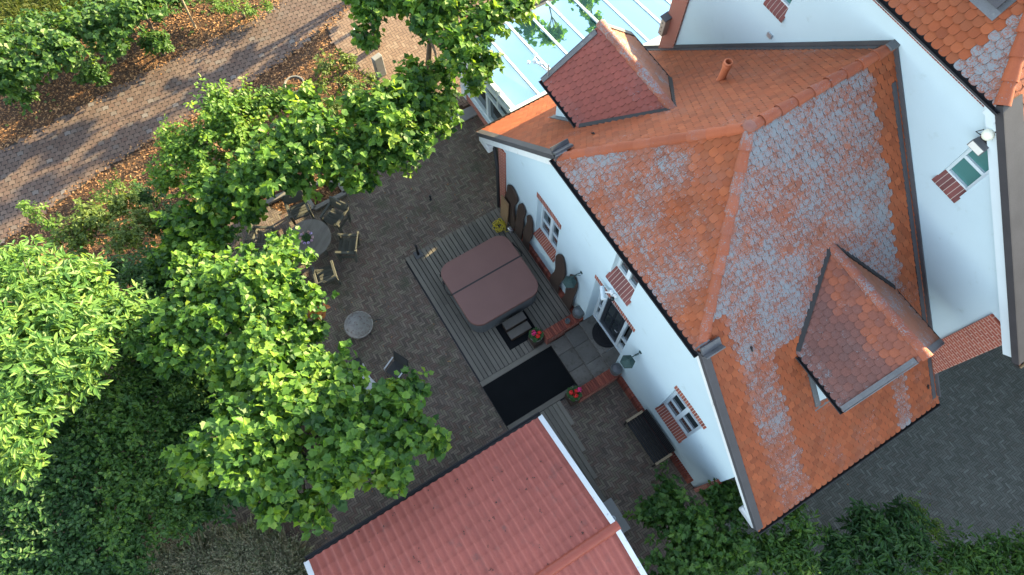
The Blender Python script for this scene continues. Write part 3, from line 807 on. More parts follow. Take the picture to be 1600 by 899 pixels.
# verges: white barge boards and zinc strips, gutters at the eaves
for sgn in (-1, 1):
    b = MB(); fl = MB()
    a = Vector((XC + sgn * (WH + .02), YO, ZE)); e = Vector((XC + sgn * WE, YO, ZL)); up = Vector((sgn * MS, 0, 1)).normalized()
    b.bar(a - up * .16 + Vector((0, .05, 0)), e - up * .16 + Vector((0, .05, 0)), .05, .26, up)
    fl.bar(a + up * .045 + Vector((0, .065, 0)), e + up * .045 + Vector((0, .065, 0)), .17, .03, up)
    fl.bar(a + up * .0 + Vector((0, -.02, 0)), e + up * .0 + Vector((0, -.02, 0)), .025, .13, up)
    b.box((XC + sgn * (WE - .28), YO + .12, ZL - .2), (.55, .2, .3), b=.03)
    b.build('barge_board', M['white_weathered'], house)
    fl.build('verge_flashing', M['zinc'], house)
g = MB(); gutter(g, (XC - WH - .05, YO - .06, ZE - .05), (XC + WH + .05, YO - .06, ZE - .05), .085); g.build('gutter', M['gutter'], house)
g = MB(); gutter(g, (XC - WE - .05, YO, ZL - .03), (XC - WE - .05, YB, ZL - .03), .075, out=(-1, 0, 0)); g.build('gutter', M['gutter'], house)
g = MB(); gutter(g, (XC + WE + .05, YO, ZL - .03), (XC + WE + .05, YB, ZL - .03), .075, out=(1, 0, 0)); g.build('gutter', M['gutter'], house)
for sgn in (-1, 1):                                                   # zinc hip-end boxes
    b = MB(); c = Vector((XC + sgn * (WH + .06), YO + .08, ZE + .03)); 
    b.box(c + Vector((0, .12, .08)), (.22, .46, .05), ry=sgn * math.atan(MS)); b.box(c + Vector((sgn * .1, .12, .06)), (.03, .46, .16), ry=sgn * math.atan(MS)); b.box(c + Vector((-sgn * .12, .0, .07)), (.03, .3, .2))
    b.build('hip_end_flashing', M['lead'], house)
# wall abutment flashing against the main house
for sgn in (-1, 1):
    b = MB()
    a = Vector((XC, YB - .03, ZR + .09)); e = Vector((XC + sgn * (WE - .1), YB - .03, ZL + .19)); up = Vector((sgn * MS, 0, 1)).normalized()
    b.bar(a + Vector((0, .0, .03)), e + Vector((0, 0, .03)), .03, .10, up)
    if sgn > 0: b.bar(a - up * .03 + (e - a) * .08 + Vector((0, -.11, 0)), e - up * .03 + Vector((0, -.11, 0)), .10, .05, up)
    else: b.bar(a - up * .03 + (e - a) * .03 + Vector((0, -.1, 0)), e - up * .03 + Vector((0, -.1, 0)), .12, .05, up)
    b.build('abutment_flashing', M['zinc'], house)
b = MB(); b.box((XC + .02, YB - .1, ZR + .12), (.16, .2, .06)); b.build('ridge_flashing', M['lead'], house)

# --- dormers
def dormer(side, yc, zr, ze, hw, xe, xr, tiles_l, tiles_r, label):
    """side -1 on the left slope (front towards -x), +1 on the right slope."""
    s = side
    back_r = XC + s * (ZR - zr) / MS; back_e = XC + s * (ZR - ze) / MS
    body = MB(); xf = xe - s * .36; cw = hw - .22
    zb = ZR - MS * abs(xf - XC) - .05; zt = ze + .02; zp = zr - .1
    xb = XC + s * (ZR - zt) / MS
    for q in (-1, 1):
        A = [(xf, yc + q * cw, zb), (xf, yc + q * cw, zt), (xb, yc + q * cw, zt - .02)]
        body.hull(A, [(p[0], p[1] - q * .12, p[2]) for p in A], .5)
    F_ = [(xf, yc - cw + .002, zb), (xf, yc + cw - .002, zb), (xf, yc + cw - .002, zt), (xf, yc, zp - .02), (xf, yc - cw + .002, zt)]
    body.hull(F_, [(p[0] - s * .1, p[1], p[2]) for p in F_], .5)
    d = body.build('dormer', M['plaster'], house)
    for q, tm in ((-1, tiles_l), (1, tiles_r)):
        rf = MB()
        ef, eb, rb, rfn = (xe, yc + q * hw, ze), (back_e + s * -.02, yc + q * hw, ze), (back_r, yc, zr), (xr, yc, zr)
        V = Vector((0, -q * hw, zr - ze)).normalized()
        if s < 0: o_, U = ef, (1, 0, 0)
        else: o_, U = ef, (-1, 0, 0)
        lf = (lambda p: (.25 if abs(p.z - zr) < .35 or p.z < ze + .25 else .06) + .4 * (vnoise(p.x * 2, p.y * 2, 33) - .5)) if tm in ('red_tile',) else (lambda p: .36 + .5 * (vnoise(p.x * 2, p.y * 2, 35) - .5)) if tm == 'rust_tile' else (lambda p: (.42 if p.z < ze + .22 else .2) + .25 * (vnoise(p.x * 3, p.y * 3, 37) - .5))
        if tm == 'purple_tile':
            rnd = None
        tile_face(rf, o_, U, V, [ef, eb, rb, rfn], lich=lf, tw=.178, ex=.16, hexa=(tm == 'red_tile'))
        if tm == 'purple_tile':                                        # tiles nearer the ridge stay orange
            for k in range(len(rf.f)):
                zc_ = sum(rf.v[i][2] for i in rf.f[k]) / len(rf.f[k]); t = (zc_ - ze) / (zr - ze)
                rf.r[k] = min(1, rf.r[k] * .45 + (.55 if t > .72 else .28 if t > .6 else .0))
        rf.build('roof', M[tm], d)
    r = MB(); ridge_tiles(r, (xr, yc, zr + .04), (back_r - s * .05, yc, zr + .04), lich=.5); r.build('ridge_tiles', M['orange_ridge'], d)
    for q in (-1, 1):
        v = MB(); vv = MB()
        a = Vector((back_e + s * .04, yc + q * (hw + .03), ze + .05)); e = Vector((back_r, yc + q * .06, zr + .05))
        v.bar(a, e, .10, .05, (0, q * .3, 1))
        gutter(vv, (xe + s * .02, yc + q * (hw + .05), ze - .05), (back_e - s * .04, yc + q * (hw + .05), ze - .05), .06, out=(0, q, 0))
        v.build('valley_flashing', M['gutter'], d); vv.build('gutter', M['gutter'], d)
    for q in (-1, 1):
        fb = MB()
        up = Vector((0, q * (zr - ze), hw)).normalized()
        a = Vector((xe - s * .06, yc + q * (hw + .02), ze - .01)); e = Vector((xr - s * .06, yc + q * .12, zr - .12))
        fb.bar(a + up * .055, e + up * .055, .11, .025, up); fb.bar(a + up * .0 + Vector((s * .075, 0, 0)), e + up * .0 + Vector((s * .075, 0, 0)), .02, .13, up)
        fb.build('verge_flashing', M['lead'], d)
    # apron flashing at the cheeks, and the front window
    ap = MB()
    for q in (-1, 1):
        a = Vector((xf + s * .06, yc + q * (cw + .06), zb + .02 + MS * 0)); e = Vector((xb, yc + q * (cw + .06), zt + .0))
        ap.bar(a + Vector((0, 0, .05)), e + Vector((0, 0, .05)), .14, .03, (s * MS, 0, 1)); 
    ap.box((xf + s * .1, yc, zb - .02), (.24, 2 * cw + .3, .03), ry=s * math.atan(MS)); ap.build('apron_flashing', M['lead'], d)
    wf = MB(); wx = xf + s * .02
    for y_ in (yc - .62, yc, yc + .62): wf.box((wx, y_, (zb + zt) / 2 + .18), (.08, .08, zt - zb - .4))
    for z_ in (zb + .4, zt - .04): wf.box((wx, yc, z_), (.078, 1.32, .08))
    wn_ = wf.build('window_frame', M['white'], d)
    wp = MB(); wp.box((wx - s * .005, yc, (zb + zt) / 2 + .18), (.02, 1.2, zt - zb - .45)); wp.build('pane', M['pane'], d)
    return d
dormer(-1, 7.70, 7.5, 6.1, 1.30, -8.90, -8.58, 'red_tile', 'rust_tile', '')
dormer(1, 8.64, 7.2, 5.9, 1.34, 1.22, 1.14, 'purple_tile', 'rust_tile', '')

# --- clay vent pipe and snow hooks
b = MB(); pv = Vector(at(1139, 96, 8.03)); 
zz = ZR + MS * (pv.x - XC)
b.lathe([(.10, 0), (.085, .1), (.085, .5), (.105, .52), (.105, .56), (.09, .58), (.105, .60), (.105, .64), (.085, .66), (.07, .66), (.065, .5)], (pv.x, pv.y, zz - .02), 18)
b.build('vent_pipe', M['terracotta'], house)
for (u, v, sd) in ((927, 212, -1), (1447, 604, 1), (1172, 545, 1)):
    d_ = FW + (u - 800) / F_PX * EX + (v - 449.5) / F_PX * EY
    o_ = np.array([0, 0, CAM_H]); nrm = np.array([sd * MS, 0, 1.0]); t = ((np.array([XC, 0, ZR]) - o_) @ nrm) / (d_ @ nrm); p = o_ + d_ * t
    b = MB(); b.box((p[0], p[1], p[2] + .06), (.05, .03, .09)); b.box((p[0] + sd * .04, p[1], p[2] + .05), (.1, .03, .02), ry=sd * .8)
    b.build('snow_hook', M['black_metal'], house)

# --- main house behind: gable wall, half-hip, main roof slopes
X2, M2, YB2 = -3.8, 1.0, 10.72
ZR2, WH2, WE2 = 12.40, 2.09, 6.08
ZE2, ZL2 = ZR2 - M2 * WH2, ZR2 - M2 * WE2
YR2, YEND = 12.55, 24.0
XL2, XR2 = -9.42, 1.85
def top_back(x): return min(ZE2 - .20, ZR2 - M2 * abs(x - X2) - .16)
BW = (-1.55, -.97, 8.02, 9.34); BW2 = (-6.82, -6.24, 8.02, 9.34)
b = MB(); wall_sheet(b, [XL2, X2 - WH2, X2, X2 + WH2, XR2], top_back, YB, [BW, BW2], .2)
b.face([(XL2, YEND, 0), (XL2, YB, 0), (XL2, YB, top_back(XL2)), (XL2, YEND, top_back(XL2))], .5); b.face([(XR2, YB, 0), (XR2, YEND, 0), (XR2, YEND, top_back(XR2)), (XR2, YB, top_back(XR2))], .5)
ye = YEND
b.face([(XR2, ye, 0), (XL2, ye, 0), (XL2, ye, top_back(XL2)), (X2, ye, ZR2 - .2), (XR2, ye, top_back(XR2))], .5)
b.build('wall', M['plaster'], house)
b = MB(); b.box((XL2 + .24, YB - .02, 3.2), (.52, .07, 6.3), r=.5); b.build('brick_pilaster', M['brick_x'], house)
b = MB(); b.box((XL2 - .02, YB + .25, 3.2), (.07, .5, 6.3), r=.5); b.build('brick_pilaster', M['brick_y'], house)
b = MB(); b.box((XR2 - .3, YB - .02, 3.3), (.64, .07, 6.6), r=.5); b.build('brick_pilaster', M['brick_x'], house)
for O in (BW, BW2):
    w = window(house, O[0], O[1], O[2] + .22, O[3], YB + .12, 1, 2, fr=.06, bar=.07, pane='teal_pane')
    rowlock('sill', w, O[0] - .02, O[1] + .04, 8.03, YB - .05, ytop=YB + .09, ztop=8.265, mat='dark_brick_piece', bw=.105)
    rowlock('lintel', w, O[0] - .02, O[1] + .06, O[3], YB, h=.14, bw=.07, arch=.03)
# cornice under the hip: brick course, white fascia, gutter
b = MB(); n = 62
for i in range(n):
    w_ = 2 * (WH2 - .1) / n; b.box((X2 - WH2 + .1 + (i + .5) * w_, YB - .03, ZE2 - .29), (w_ - .008, .08, .08), r=random.random(), b=.004)
b.build('cornice', M['brick_piece'], house)
b = MB(); b.box((X2, YB - .07, ZE2 - .19), (2 * WH2 + .1, .12, .10)); b.build('fascia', M['white'], house)
for sgn in (-1, 1):
    b = MB(); b.box((X2 + sgn * (WH2 + .02), YB - .06, ZE2 - .27), (.3, .15, .22), b=.02)
    a = Vector((X2 + sgn * (WH2 + .0), YB2, ZE2)); e = Vector((X2 + sgn * (WE2 - .04), YB2, ZL2 + .04)); up = Vector((sgn * M2, 0, 1)).normalized()
    b.bar(a - up * .17 + Vector((0, .06, 0)), e - up * .17 + Vector((0, .06, 0)), .06, .26, up)
    b.build('barge_board', M['white'], house)
for sgn in (-1, 1):                                                    # saw-tooth bricks under the verge
    b = MB(); a = Vector((X2 + sgn * (WH2 + .25), YB - .02, ZE2 - .61)); e = Vector((X2 + sgn * (WE2 - .5), YB - .02, ZL2 + .14)); n = 34
    up = Vector((-sgn * M2, 0, -1)).normalized(); d = (e - a) / n
    A = [a - up * .03]
    for i in range(n): A += [a + d * i, a + d * (i + .5) + up * .05]
    A += [e, e - up * .03]
    b.hull(A, [k + Vector((0, .04, 0)) for k in A])
    b.build('dentil_course', M['dark_brick_piece'], house)
g = MB(); gutter(g, (X2 - WH2 - .1, YB2 - .05, ZE2 - .05), (X2 + WH2 + .1, YB2 - .05, ZE2 - .05), .085); g.build('gutter', M['gutter'], house)
def lichen_main(p):
    d = .12 + .3 * (vnoise(p.x * 2, p.y * 2, 41) - .5)
    u = at(1530, 60, 10.9); k = (p.x - u[0])
    if k > .05: d += .55
    return max(0, min(1, d))
b = MB(); A0, A1, AP2 = (X2 - WH2, YB2, ZE2), (X2 + WH2, YB2, ZE2), (X2, YR2, ZR2)
tile_face(b, A0, (1, 0, 0), (0, YR2 - YB2, ZR2 - ZE2), [A0, A1, AP2], lich=lichen_main, tw=.18, ex=.155, over=.07)
hr = b.build('hip_roof', M['orange'], house)
b = MB(); ridge_tiles(b, (X2 + WH2 + .02, YB2 + .02, ZE2 + .05), (X2, YR2, ZR2 + .05), rad=.13, lich=.2); b.build('ridge_tiles', M['orange_ridge'], hr)
b = MB(); ridge_tiles(b, (X2 - WH2 - .02, YB2 + .02, ZE2 + .05), (X2, YR2, ZR2 + .05), rad=.13, lich=.2); ridge_tiles(b, (X2, YR2, ZR2 + .05), (X2, YEND, ZR2 + .05), rad=.13, lich=.2); b.build('ridge_tiles', M['orange_ridge'], hr)
for sgn in (-1, 1):
    b = MB(); P = [(X2 + sgn * WE2, YB2, ZL2), (X2 + sgn * WE2, YEND, ZL2), (X2, YEND, ZR2), AP2, (X2 + sgn * WH2, YB2, ZE2)]
    tile_face(b, P[0] if sgn > 0 else P[1], (0, sgn, 0), (-sgn, 0, M2), P, lich=lambda p: .3, tw=.19, ex=.17)
    rr = b.build('roof', M['orange'], house)
    g = MB(); gutter(g, (X2 + sgn * (WE2 + .05), YB2, ZL2 - .03), (X2 + sgn * (WE2 + .05), YEND, ZL2 - .03), .08, out=(sgn, 0, 0)); g.build('gutter', M['gutter'], house)
    fl = MB(); a = Vector((X2 + sgn * WH2, YB2, ZE2)); e = Vector((X2 + sgn * WE2, YB2, ZL2)); up = Vector((sgn * M2, 0, 1)).normalized()
    fl.bar(a + up * .06 + Vector((0, .20, 0)), e + up * .06 + Vector((0, .20, 0)), .46, .03, up); fl.bar(a + up * .005 + Vector((0, -.025, 0)), e + up * .005 + Vector((0, -.025, 0)), .03, .15, up); fl.build('verge_flashing', M['zinc'], house)
# roof window in the main half-hip
nh = Vector((0, -(ZR2 - ZE2), YR2 - YB2)).normalized(); Uh = Vector((1, 0, 0)); Vh = Vector((0, YR2 - YB2, ZR2 - ZE2)).normalized()
d_ = FW + (1560 - 800) / F_PX * EX + (14 - 449.5) / F_PX * EY; o_ = np.array([0, 0, CAM_H]); nn_ = np.array(nh); t = ((np.array(A0) - o_) @ nn_) / (d_ @ nn_)
pc = Vector(o_ + d_ * t)                                             # its lower right corner
wb = MB()
def onroof(u, v, h): return pc + Uh * u + Vh * v + nh * h
def slab(mb, u0, u1, v0, v1, h0, h1):
    mb.hull([onroof(u0, v0, h0), onroof(u1, v0, h0), onroof(u1, v1, h0), onroof(u0, v1, h0)], [onroof(u0, v0, h1), onroof(u1, v0, h1), onroof(u1, v1, h1), onroof(u0, v1, h1)])
slab(wb, -.72, .0, -.02, .08, .02, .13); slab(wb, -.09, .0, .08, .8, .02, .13); slab(wb, -.72, -.63, .08, .8, .02, .13); slab(wb, -.72, 0, .8, .88, .02, .13)
sk = wb.build('roof_window', M['zinc'], hr.parent)
wb = MB(); slab(wb, -.85, .1, -.18, -.02, .04, .06); slab(wb, 0, .1, -.02, .95, .04, .06); slab(wb, -.85, -.72, -.02, .95, .04, .06); wb.build('lead_apron', M['lead'], sk)
wb = MB(); slab(wb, -.63, -.09, .08, .8, .05, .10); wb.build('pane', M['cons_glass'], sk)
b = MB(); pvv = at(1220, 62, 7.5); b.box((-6.35, YB - .02, 7.42), (.14, .04, .12)); b.build('wall_vent', M['alu'], house)
# downpipe at the wing's left corner
b = MB(); b.tube([(XL - .06, YW - .06, .05), (XL - .06, YW - .06, 2.55), (XL - .5, YW + .1, 2.95)], .06, 10); b.build('downpipe', M['gutter'], house)


# ------------------------------------------------------------------ conservatory
cons = thing('conservatory', 'white framed conservatory with a sloping sky-reflecting glass roof', 'conservatory', (-12, 9, 0))
CZ = lambda x: 2.30 + .15 * (x + 13.85)                                 # roof height
CX0, CX1, CY0, CY1 = -13.85, -10.25, 6.48, 15.2
b = MB(); th = math.atan(.33)
ys = [6.58, 7.50, 8.32, 9.12, 9.92, 10.70, 11.46, 12.26, 13.06, 13.86, 14.66]
for i, y in enumerate(ys):
    w = .15 if i == 0 else .075
    b.bar((CX0, y, CZ(CX0) + .01), (CX1, y, CZ(CX1) + .01), w, .05)
    if i: pass
b.bar((CX1 - .12, 6.42, CZ(CX1 - .12) + .03), (CX1 - .12, 10.8, CZ(CX1 - .12) + .03), .36, .08)
b.bar((CX1 + .32, 10.95, CZ(CX1 + .35) + .03), (CX1 + .32, CY1, CZ(CX1 + .35) + .03), .9, .08)
b.build('roof_frame', M['white'], cons)
b = MB()
for y0, y1 in zip(ys[:-1], ys[1:]):
    t = random.uniform(-.004, .004)
    A = [(CX0 + .05, y0, CZ(CX0 + .05) + t), (CX1 - .1, y0, CZ(CX1 - .1) - t), (CX1 - .1, y1, CZ(CX1 - .1) + t), (CX0 + .05, y1, CZ(CX0 + .05) - t)]
    b.hull([(p[0], p[1], p[2] - .012) for p in A], A)
b.build('roof_glass', M['cons_glass'], cons)
b = MB(); gutter(b, (CX0 - .06, CY0 - .1, CZ(CX0) - .02), (CX0 - .06, CY1, CZ(CX0) - .02), .09, out=(-1, 0, 0)); b.build('gutter', M['lead'], cons)
# front glazing under the sloping rafter
b = MB(); y = CY0 + .02
b.box((-13.62, y + .02, 1.03), (.34, .16, 2.1)); b.box((-12.0, y, .78), (3.0, .12, .13)); b.box((-12.0, y + .02, 1.98), (3.3, .1, .12))
for x in (-11.95, -10.4): b.box((x, y, 1.4), (.11, .11, 1.2))
b.bar((-13.5, y, CZ(-13.5) - .17), (-10.3, y, CZ(-10.3) - .17), .1, .16)
b.box((-11.3, y + .002, 2.45), (.1, .09, .9)); b.box((-12.0, y - .06, .70), (3.1, .16, .04))
for yy in (7.4, 9.1, 10.8, 12.5, 14.2): b.box((-13.72, yy, 1.0), (.1, .12, 2.05))
b.box((-13.72, 10.6, .78), (.1, 8.2, .12)); b.box((-13.72, 10.6, 1.98), (.1, 8.2, .13))
b.build('wall_frame', M['white'], cons)
b = MB(); b.box((-12.0, y + .05, 1.45), (2.95, .015, 1.3)); b.hull([(-13.4, y + .05, 2.02), (-10.35, y + .05, 2.02), (-10.35, y + .05, CZ(-10.35) - .2), (-13.4, y + .05, CZ(-13.4) - .2)], [(-13.4, y + .062, 2.02), (-10.35, y + .062, 2.02), (-10.35, y + .062, CZ(-10.35) - .2), (-13.4, y + .062, CZ(-13.4) - .2)])
b.box((-13.70, 10.7, 1.4), (.015, 8.2, 1.1)); b.build('pane', M['pane'], cons)
b = MB(); b.box((-12.0, y + .03, .33), (3.5, .14, .72)); b.build('base_wall', M['brick_x'], cons)
b = MB(); b.box((-13.72, 10.7, .33), (.12, 8.2, .72)); b.build('base_wall', M['brick_y'], cons)
b = MB(); b.box((-11.9, 10.5, .02), (3.5, 8, .03)); b.build('floor', M['slab'], cons)

# wind gauge on the dormer gutter
p = at(856, 120, 6.25)
wgz = thing('wind_gauge', 'small white wind gauge with cups on an arm beside the left dormer', 'wind gauge', tuple(p))
b = MB(); b.tube([p, p + np.array([0, 0, .45])], .016, 8); b.tube([p + np.array([0, 0, .2]), p + np.array([-.42, -.12, .2])], .018, 8); b.build('mast', M['alu'], wgz)
b = MB(); c = p + np.array([-.42, -.12, .25])
for k in range(3):
    a = k * 2.1 + .4; b.tube([c, c + np.array([.15 * math.cos(a), .15 * math.sin(a), 0])], .008, 6); b.blob(c + np.array([.17 * math.cos(a), .17 * math.sin(a), 0]), .05, 8, 6)
b.lathe([(.05, -.08), (.055, .0), (.02, .05), (.0, .05)], tuple(c), 12); b.build('cups', M['white'], wgz)

# ------------------------------------------------------------------ wall fittings
def wall_lantern(label, px, py_, y, z):
    p = Vector(px)
    t = thing('wall_lantern', label, 'lantern', tuple(p), group='verdigris lanterns on the front wall')
    b = MB(); b.tube([(0, 0, .12), (0, -.16, .2), (0, -.34, .17), (0, -.36, .10)], [.016, .014, .014, .012], 8); b.lathe([(.05, 0), (.05, .02), (.02, .03)], (0, 0, .12), 12, M=Matrix.Rotation(math.pi / 2, 3, 'X'))
    b.tube([(0, -.02, -.05), (0, -.14, .06), (0, -.2, .17)], .009, 6); b.build('arm', M['verdigris'], t, local=True)
    b = MB(); b.lathe([(.20, .0), (.17, .05), (.09, .13), (.05, .15), (.055, .18), (.02, .21), (.0, .22)], (0, -.36, -.10), 6)
    b.smooth = False; b.build('lantern_cap', M['verdigris'], t, local=True); b = MB(); b.lathe([(.07, -.02), (.085, .0), (.0, .0)], (0, -.36, -.46), 6)
    b.smooth = False; b.build('lantern_base', M['verdigris'], t, local=True)
    b = MB(); b.lathe([(.085, .0), (.15, .34)], (0, -.36, -.45), 6); b.smooth = False; b.build('lantern_glass', M['pane'], t, local=True)
    return t
wall_lantern('verdigris hexagonal wall lantern left of the door, beside the brown slabs', (-5.02, YW, 2.93), 0, 0, 0)
wall_lantern('verdigris hexagonal wall lantern right of the door, above the brick side wall', (-2.38, YW, 3.10), 0, 0, 0)

t = thing('security_camera', 'white bullet security camera above the front door', 'camera', (-3.9, YW, 4.32))
b = MB(); b.tube([(-4.12, YW - .12, 4.12), (-3.86, YW - .26, 4.14)], .062, 12); b.tube([(-3.86, YW - .26, 4.14), (-3.82, YW - .28, 4.14)], .066, 12); b.build('camera_body', M['white'], t)
b = MB(); b.box((-3.84, YW - .04, 4.25), (.12, .08, .12), b=.01); b.tube([(-3.84, YW - .06, 4.25), (-3.95, YW - .16, 4.2)], .022, 8); b.build('bracket', M['white_weathered'], t)
t = thing('motion_sensor', 'small black motion sensor beside the white camera over the door', 'sensor', (-3.72, YW, 4.3))
b = MB(); b.blob((-3.70, YW - .12, 4.22), (.06, .06, .075), 10, 8); b.build('sensor_head', M['black_metal'], t)
b = MB(); b.box((-3.71, YW - .04, 4.30), (.09, .07, .12), b=.01); b.build('bracket', M['white_weathered'], t)

# brown weathered wood slabs standing against the wall
def slab_board(label, x0, x1, z0, z1, seed, mat='dark_wood', tone=None):
    rr = random.Random(seed); n = 12; L_, R_ = [], []
    for i in range(n + 1):
        k = i / n; z = z0 + (z1 - z0) * k
        nar = 1 - .75 * max(0, (k - .86) / .14) ** 2
        cx, hw = (x0 + x1) / 2 + .03 * math.sin(seed + k * 7), (x1 - x0) / 2 * nar
        L_.append((cx - hw * (1 + .16 * math.sin(seed * 3 + k * 11)), z)); R_.append((cx + hw * (1 + .18 * math.sin(seed * 5 + k * 9 + 1)), z))
    prof = L_ + R_[::-1]; lean = lambda z: YW - .16 + .12 * (z - z0) / (z1 - z0)
    b = MB(); b.hull([(x, lean(z) - .035, z) for x, z in prof], [(x, lean(z) + .015, z) for x, z in prof], .5)
    o = b.build('wood_slab', M[mat]); tag(o, label, 'slab', 'brown wood slabs along the front wall'); return o
slab_board('dark wood slab with a tan board in front, next to the yellow hose', -8.72, -8.18, .42, 2.5, 1)
slab_board('dark brown wavy wood slab in the middle of the three left of the window', -8.08, -7.72, .42, 2.35, 2)
slab_board('dark brown wood slab directly left of the brick-silled window beside the hot tub', -7.62, -7.28, .42, 2.3, 3)
slab_board('tall dark brown wood slab directly right of the window beside the hot tub', -6.02, -5.6, .42, 2.6, 4)
slab_board('dark brown wood slab with a rounded top under the left lantern', -5.36, -4.98, .42, 2.45, 5)
b = MB(); b.box((-8.6, YW - .24, 1.05), (.4, .03, 1.25), rx=-.05); o = b.build('tan_board', M['tan_wood']); tag(o, 'tan wooden board leaning on the slab at the brick corner', 'board')

# main-house wall: floodlight, globe lamp, nest box
t = thing('floodlight', 'grey floodlight with a white lens above the green-paned window', 'floodlight', (-1.46, YB, 9.5))
b = MB(); b.hull([(-1.58, YB - .26, 9.37), (-1.28, YB - .26, 9.37), (-1.28, YB - .22, 9.50), (-1.58, YB - .22, 9.50)], [(-1.56, YB - .12, 9.42), (-1.30, YB - .12, 9.42), (-1.30, YB - .10, 9.53), (-1.56, YB - .10, 9.53)]); b.build('lamp_body', M['lead'], t)
b = MB(); b.hull([(-1.56, YB - .262, 9.382), (-1.30, YB - .262, 9.382), (-1.30, YB - .225, 9.488), (-1.56, YB - .225, 9.488)], [(-1.56, YB - .266, 9.381), (-1.30, YB - .266, 9.381), (-1.30, YB - .230, 9.49), (-1.56, YB - .230, 9.49)]); b.build('lens', M['alu'], t)
b = MB(); b.box((-1.44, YB - .05, 9.56), (.16, .12, .1)); b.tube([(-1.55, YB - .02, 9.5), (-1.66, YB - .1, 9.55), (-1.60, YB - .06, 9.66)], .01, 6); b.build('bracket', M['black_metal'], t)
t = thing('globe_lamp', 'cream globe lamp high on the white wall under the verge', 'lamp', (-1.46, YB, 9.72))
b = MB(); b.blob((-1.47, YB - .16, 9.74), .105, 16, 12); b.build('globe', M['globe'], t)
b = MB(); b.tube([(-1.40, YB, 9.82), (-1.42, YB - .12, 9.86)], .03, 8); b.build('bracket', M['black_metal'], t)
t = thing('nest_box', 'pale wooden nest box with three holes on the brick corner', 'nest box', (-9.42, YB, 5.0))
b = MB(); b.box((-9.38, YB - .13, 4.95), (.18, .2, .62), b=.01); b.build('box', M['nestbox'], t)
b = MB(); b.box((-9.38, YB - .14, 5.28), (.24, .26, .04), rx=.2); b.build('roof', M['lead'], t)
for k in range(3):
    b = MB(); b.lathe([(.02, 0), (.02, .006)], (-9.38, YB - .236, 4.78 + k * .16), 10, M=Matrix.Rotation(math.pi / 2, 3, 'X'))
    b.build('entrance_hole', M['black_metal'], t)

# ------------------------------------------------------------------ decks, mat, steps
t = thing('wooden_deck', 'weathered grey timber deck of long boards under the hot tub', 'deck', (-7, 3.4, 0))
b = MB(); y = 1.74; DX0, DX1 = -9.24, -4.58
while y < 5.20:
    w = .142
    segs = [(DX0, DX1)] if random.random() < .35 else [(DX0, random.uniform(-8, -5.6)), None]
    if segs[-1] is None: segs = [segs[0], (segs[0][1] + .004, DX1)]
    for a, c in segs: b.box(((a + c) / 2, y + w / 2, .052 + random.uniform(-.0015, .0015)), (c - a, w - .022, .03), b=.004)
    y += w
b.build('boards', M['deck'], t)
b = MB(); b.box((-4.49, 3.0, .054), (.16, 2.58, .036), b=.005); b.build('trim_board', M['deck'], t); b = MB(); b.box((-2.97, 2.86, .054), (.15, 2.28, .036), b=.005); b.build('trim_board', M['deck'], t)
b = MB(); b.box((-6.0, 3.45, .018), (6.3, 3.5, .03)); b.build('joists', M['black_metal'], t)
b = MB(); b.hull([(-4.40, 1.72, .05), (-3.06, 1.72, .05), (-3.06, 4.08, .05), (-4.40, 4.08, .05)], [(-4.40, 1.72, .068), (-3.06, 1.72, .068), (-3.06, 4.08, .068), (-4.40, 4.08, .068)])
tag(b.build('entrance_mat', M['mat']), 'large black carpet in front of the stone steps', 'mat')
t = thing('boardwalk', 'narrow timber boardwalk beside the red garage roof', 'boardwalk', (-1.4, 2.7, 0))
b = MB(); y = 2.16
k = 0
while y < 3.36:
    x0 = -2.88 if y < 3.1 else -2.88
    x1 = .12 if y < 2.98 else (.12 - (y - 2.9) * 5.6)
    if x1 - x0 > .3: b.box(((x0 + x1) / 2, y + .07, .05), (x1 - x0, .13, .03), b=.004)
    y += .142
b.build('boards', M['deck'], t)
b = MB(); b.box((.62, 2.84, .03), (.95, .62, .06), b=.008); tag(b.build('paving_slab', M['slab']), 'blue-grey concrete slab at the end of the boardwalk', 'slab')

t = thing('stone_steps', 'grey stone steps with a landing leading to the dark front door', 'steps', (-3.7, 4.8, 0))
b = MB()
SX0, SX1 = -4.46, -2.84
for z1, y0 in ((.18, 4.10), (.36, 4.60), (.54, 5.10)):
    y1 = 5.64 if z1 > .5 else y0 + .56
    n = 3; x = SX0
    cuts = [SX0, SX0 + random.uniform(.45, .65), SX0 + random.uniform(1.0, 1.2), SX1]
    for a, c in zip(cuts[:-1], cuts[1:]): b.box(((a + c) / 2, (y0 + y1) / 2, z1 - .03), (c - a - .007, y1 - y0 - .004, .06), b=.008)
b.build('tread', M['stone'], t)
b = MB()
for z1, y0 in ((.12, 4.13), (.30, 4.63), (.48, 5.13)): b.box(((SX0 + SX1) / 2, (y0 + 5.66) / 2, z1 - .09), (SX1 - SX0 - .02, 5.66 - y0, .178))
b.build('riser', M['stone'], t)
for nm, x0, x1, y0, y1, lab in (('l', -4.79, -4.48, 4.0, 5.28, 'low brick side wall left of the steps with a glass jar on it'), ('r', -2.82, -2.51, 3.86, 5.28, 'low brick side wall right of the steps ending at the magenta flowers')):
    t = thing('brick_side_wall', lab, 'low wall', ((x0 + x1) / 2, (y0 + y1) / 2, 0), group='brick walls beside the steps')
    b = MB(); b.box(((x0 + x1) / 2, (y0 + y1) / 2, .27), (x1 - x0 - .03, y1 - y0 - .02, .54)); b.build('wall_core', M['brick_y'], t)
    b = MB(); n = round((y1 - y0) / .075)
    for i in range(n): b.box(((x0 + x1) / 2, y0 + (i + .5) * (y1 - y0) / n, .585), (x1 - x0, (y1 - y0) / n - .009, .09), b=.008)
    b.build('coping', M['brick_piece'], t)
b = MB(); n = 26
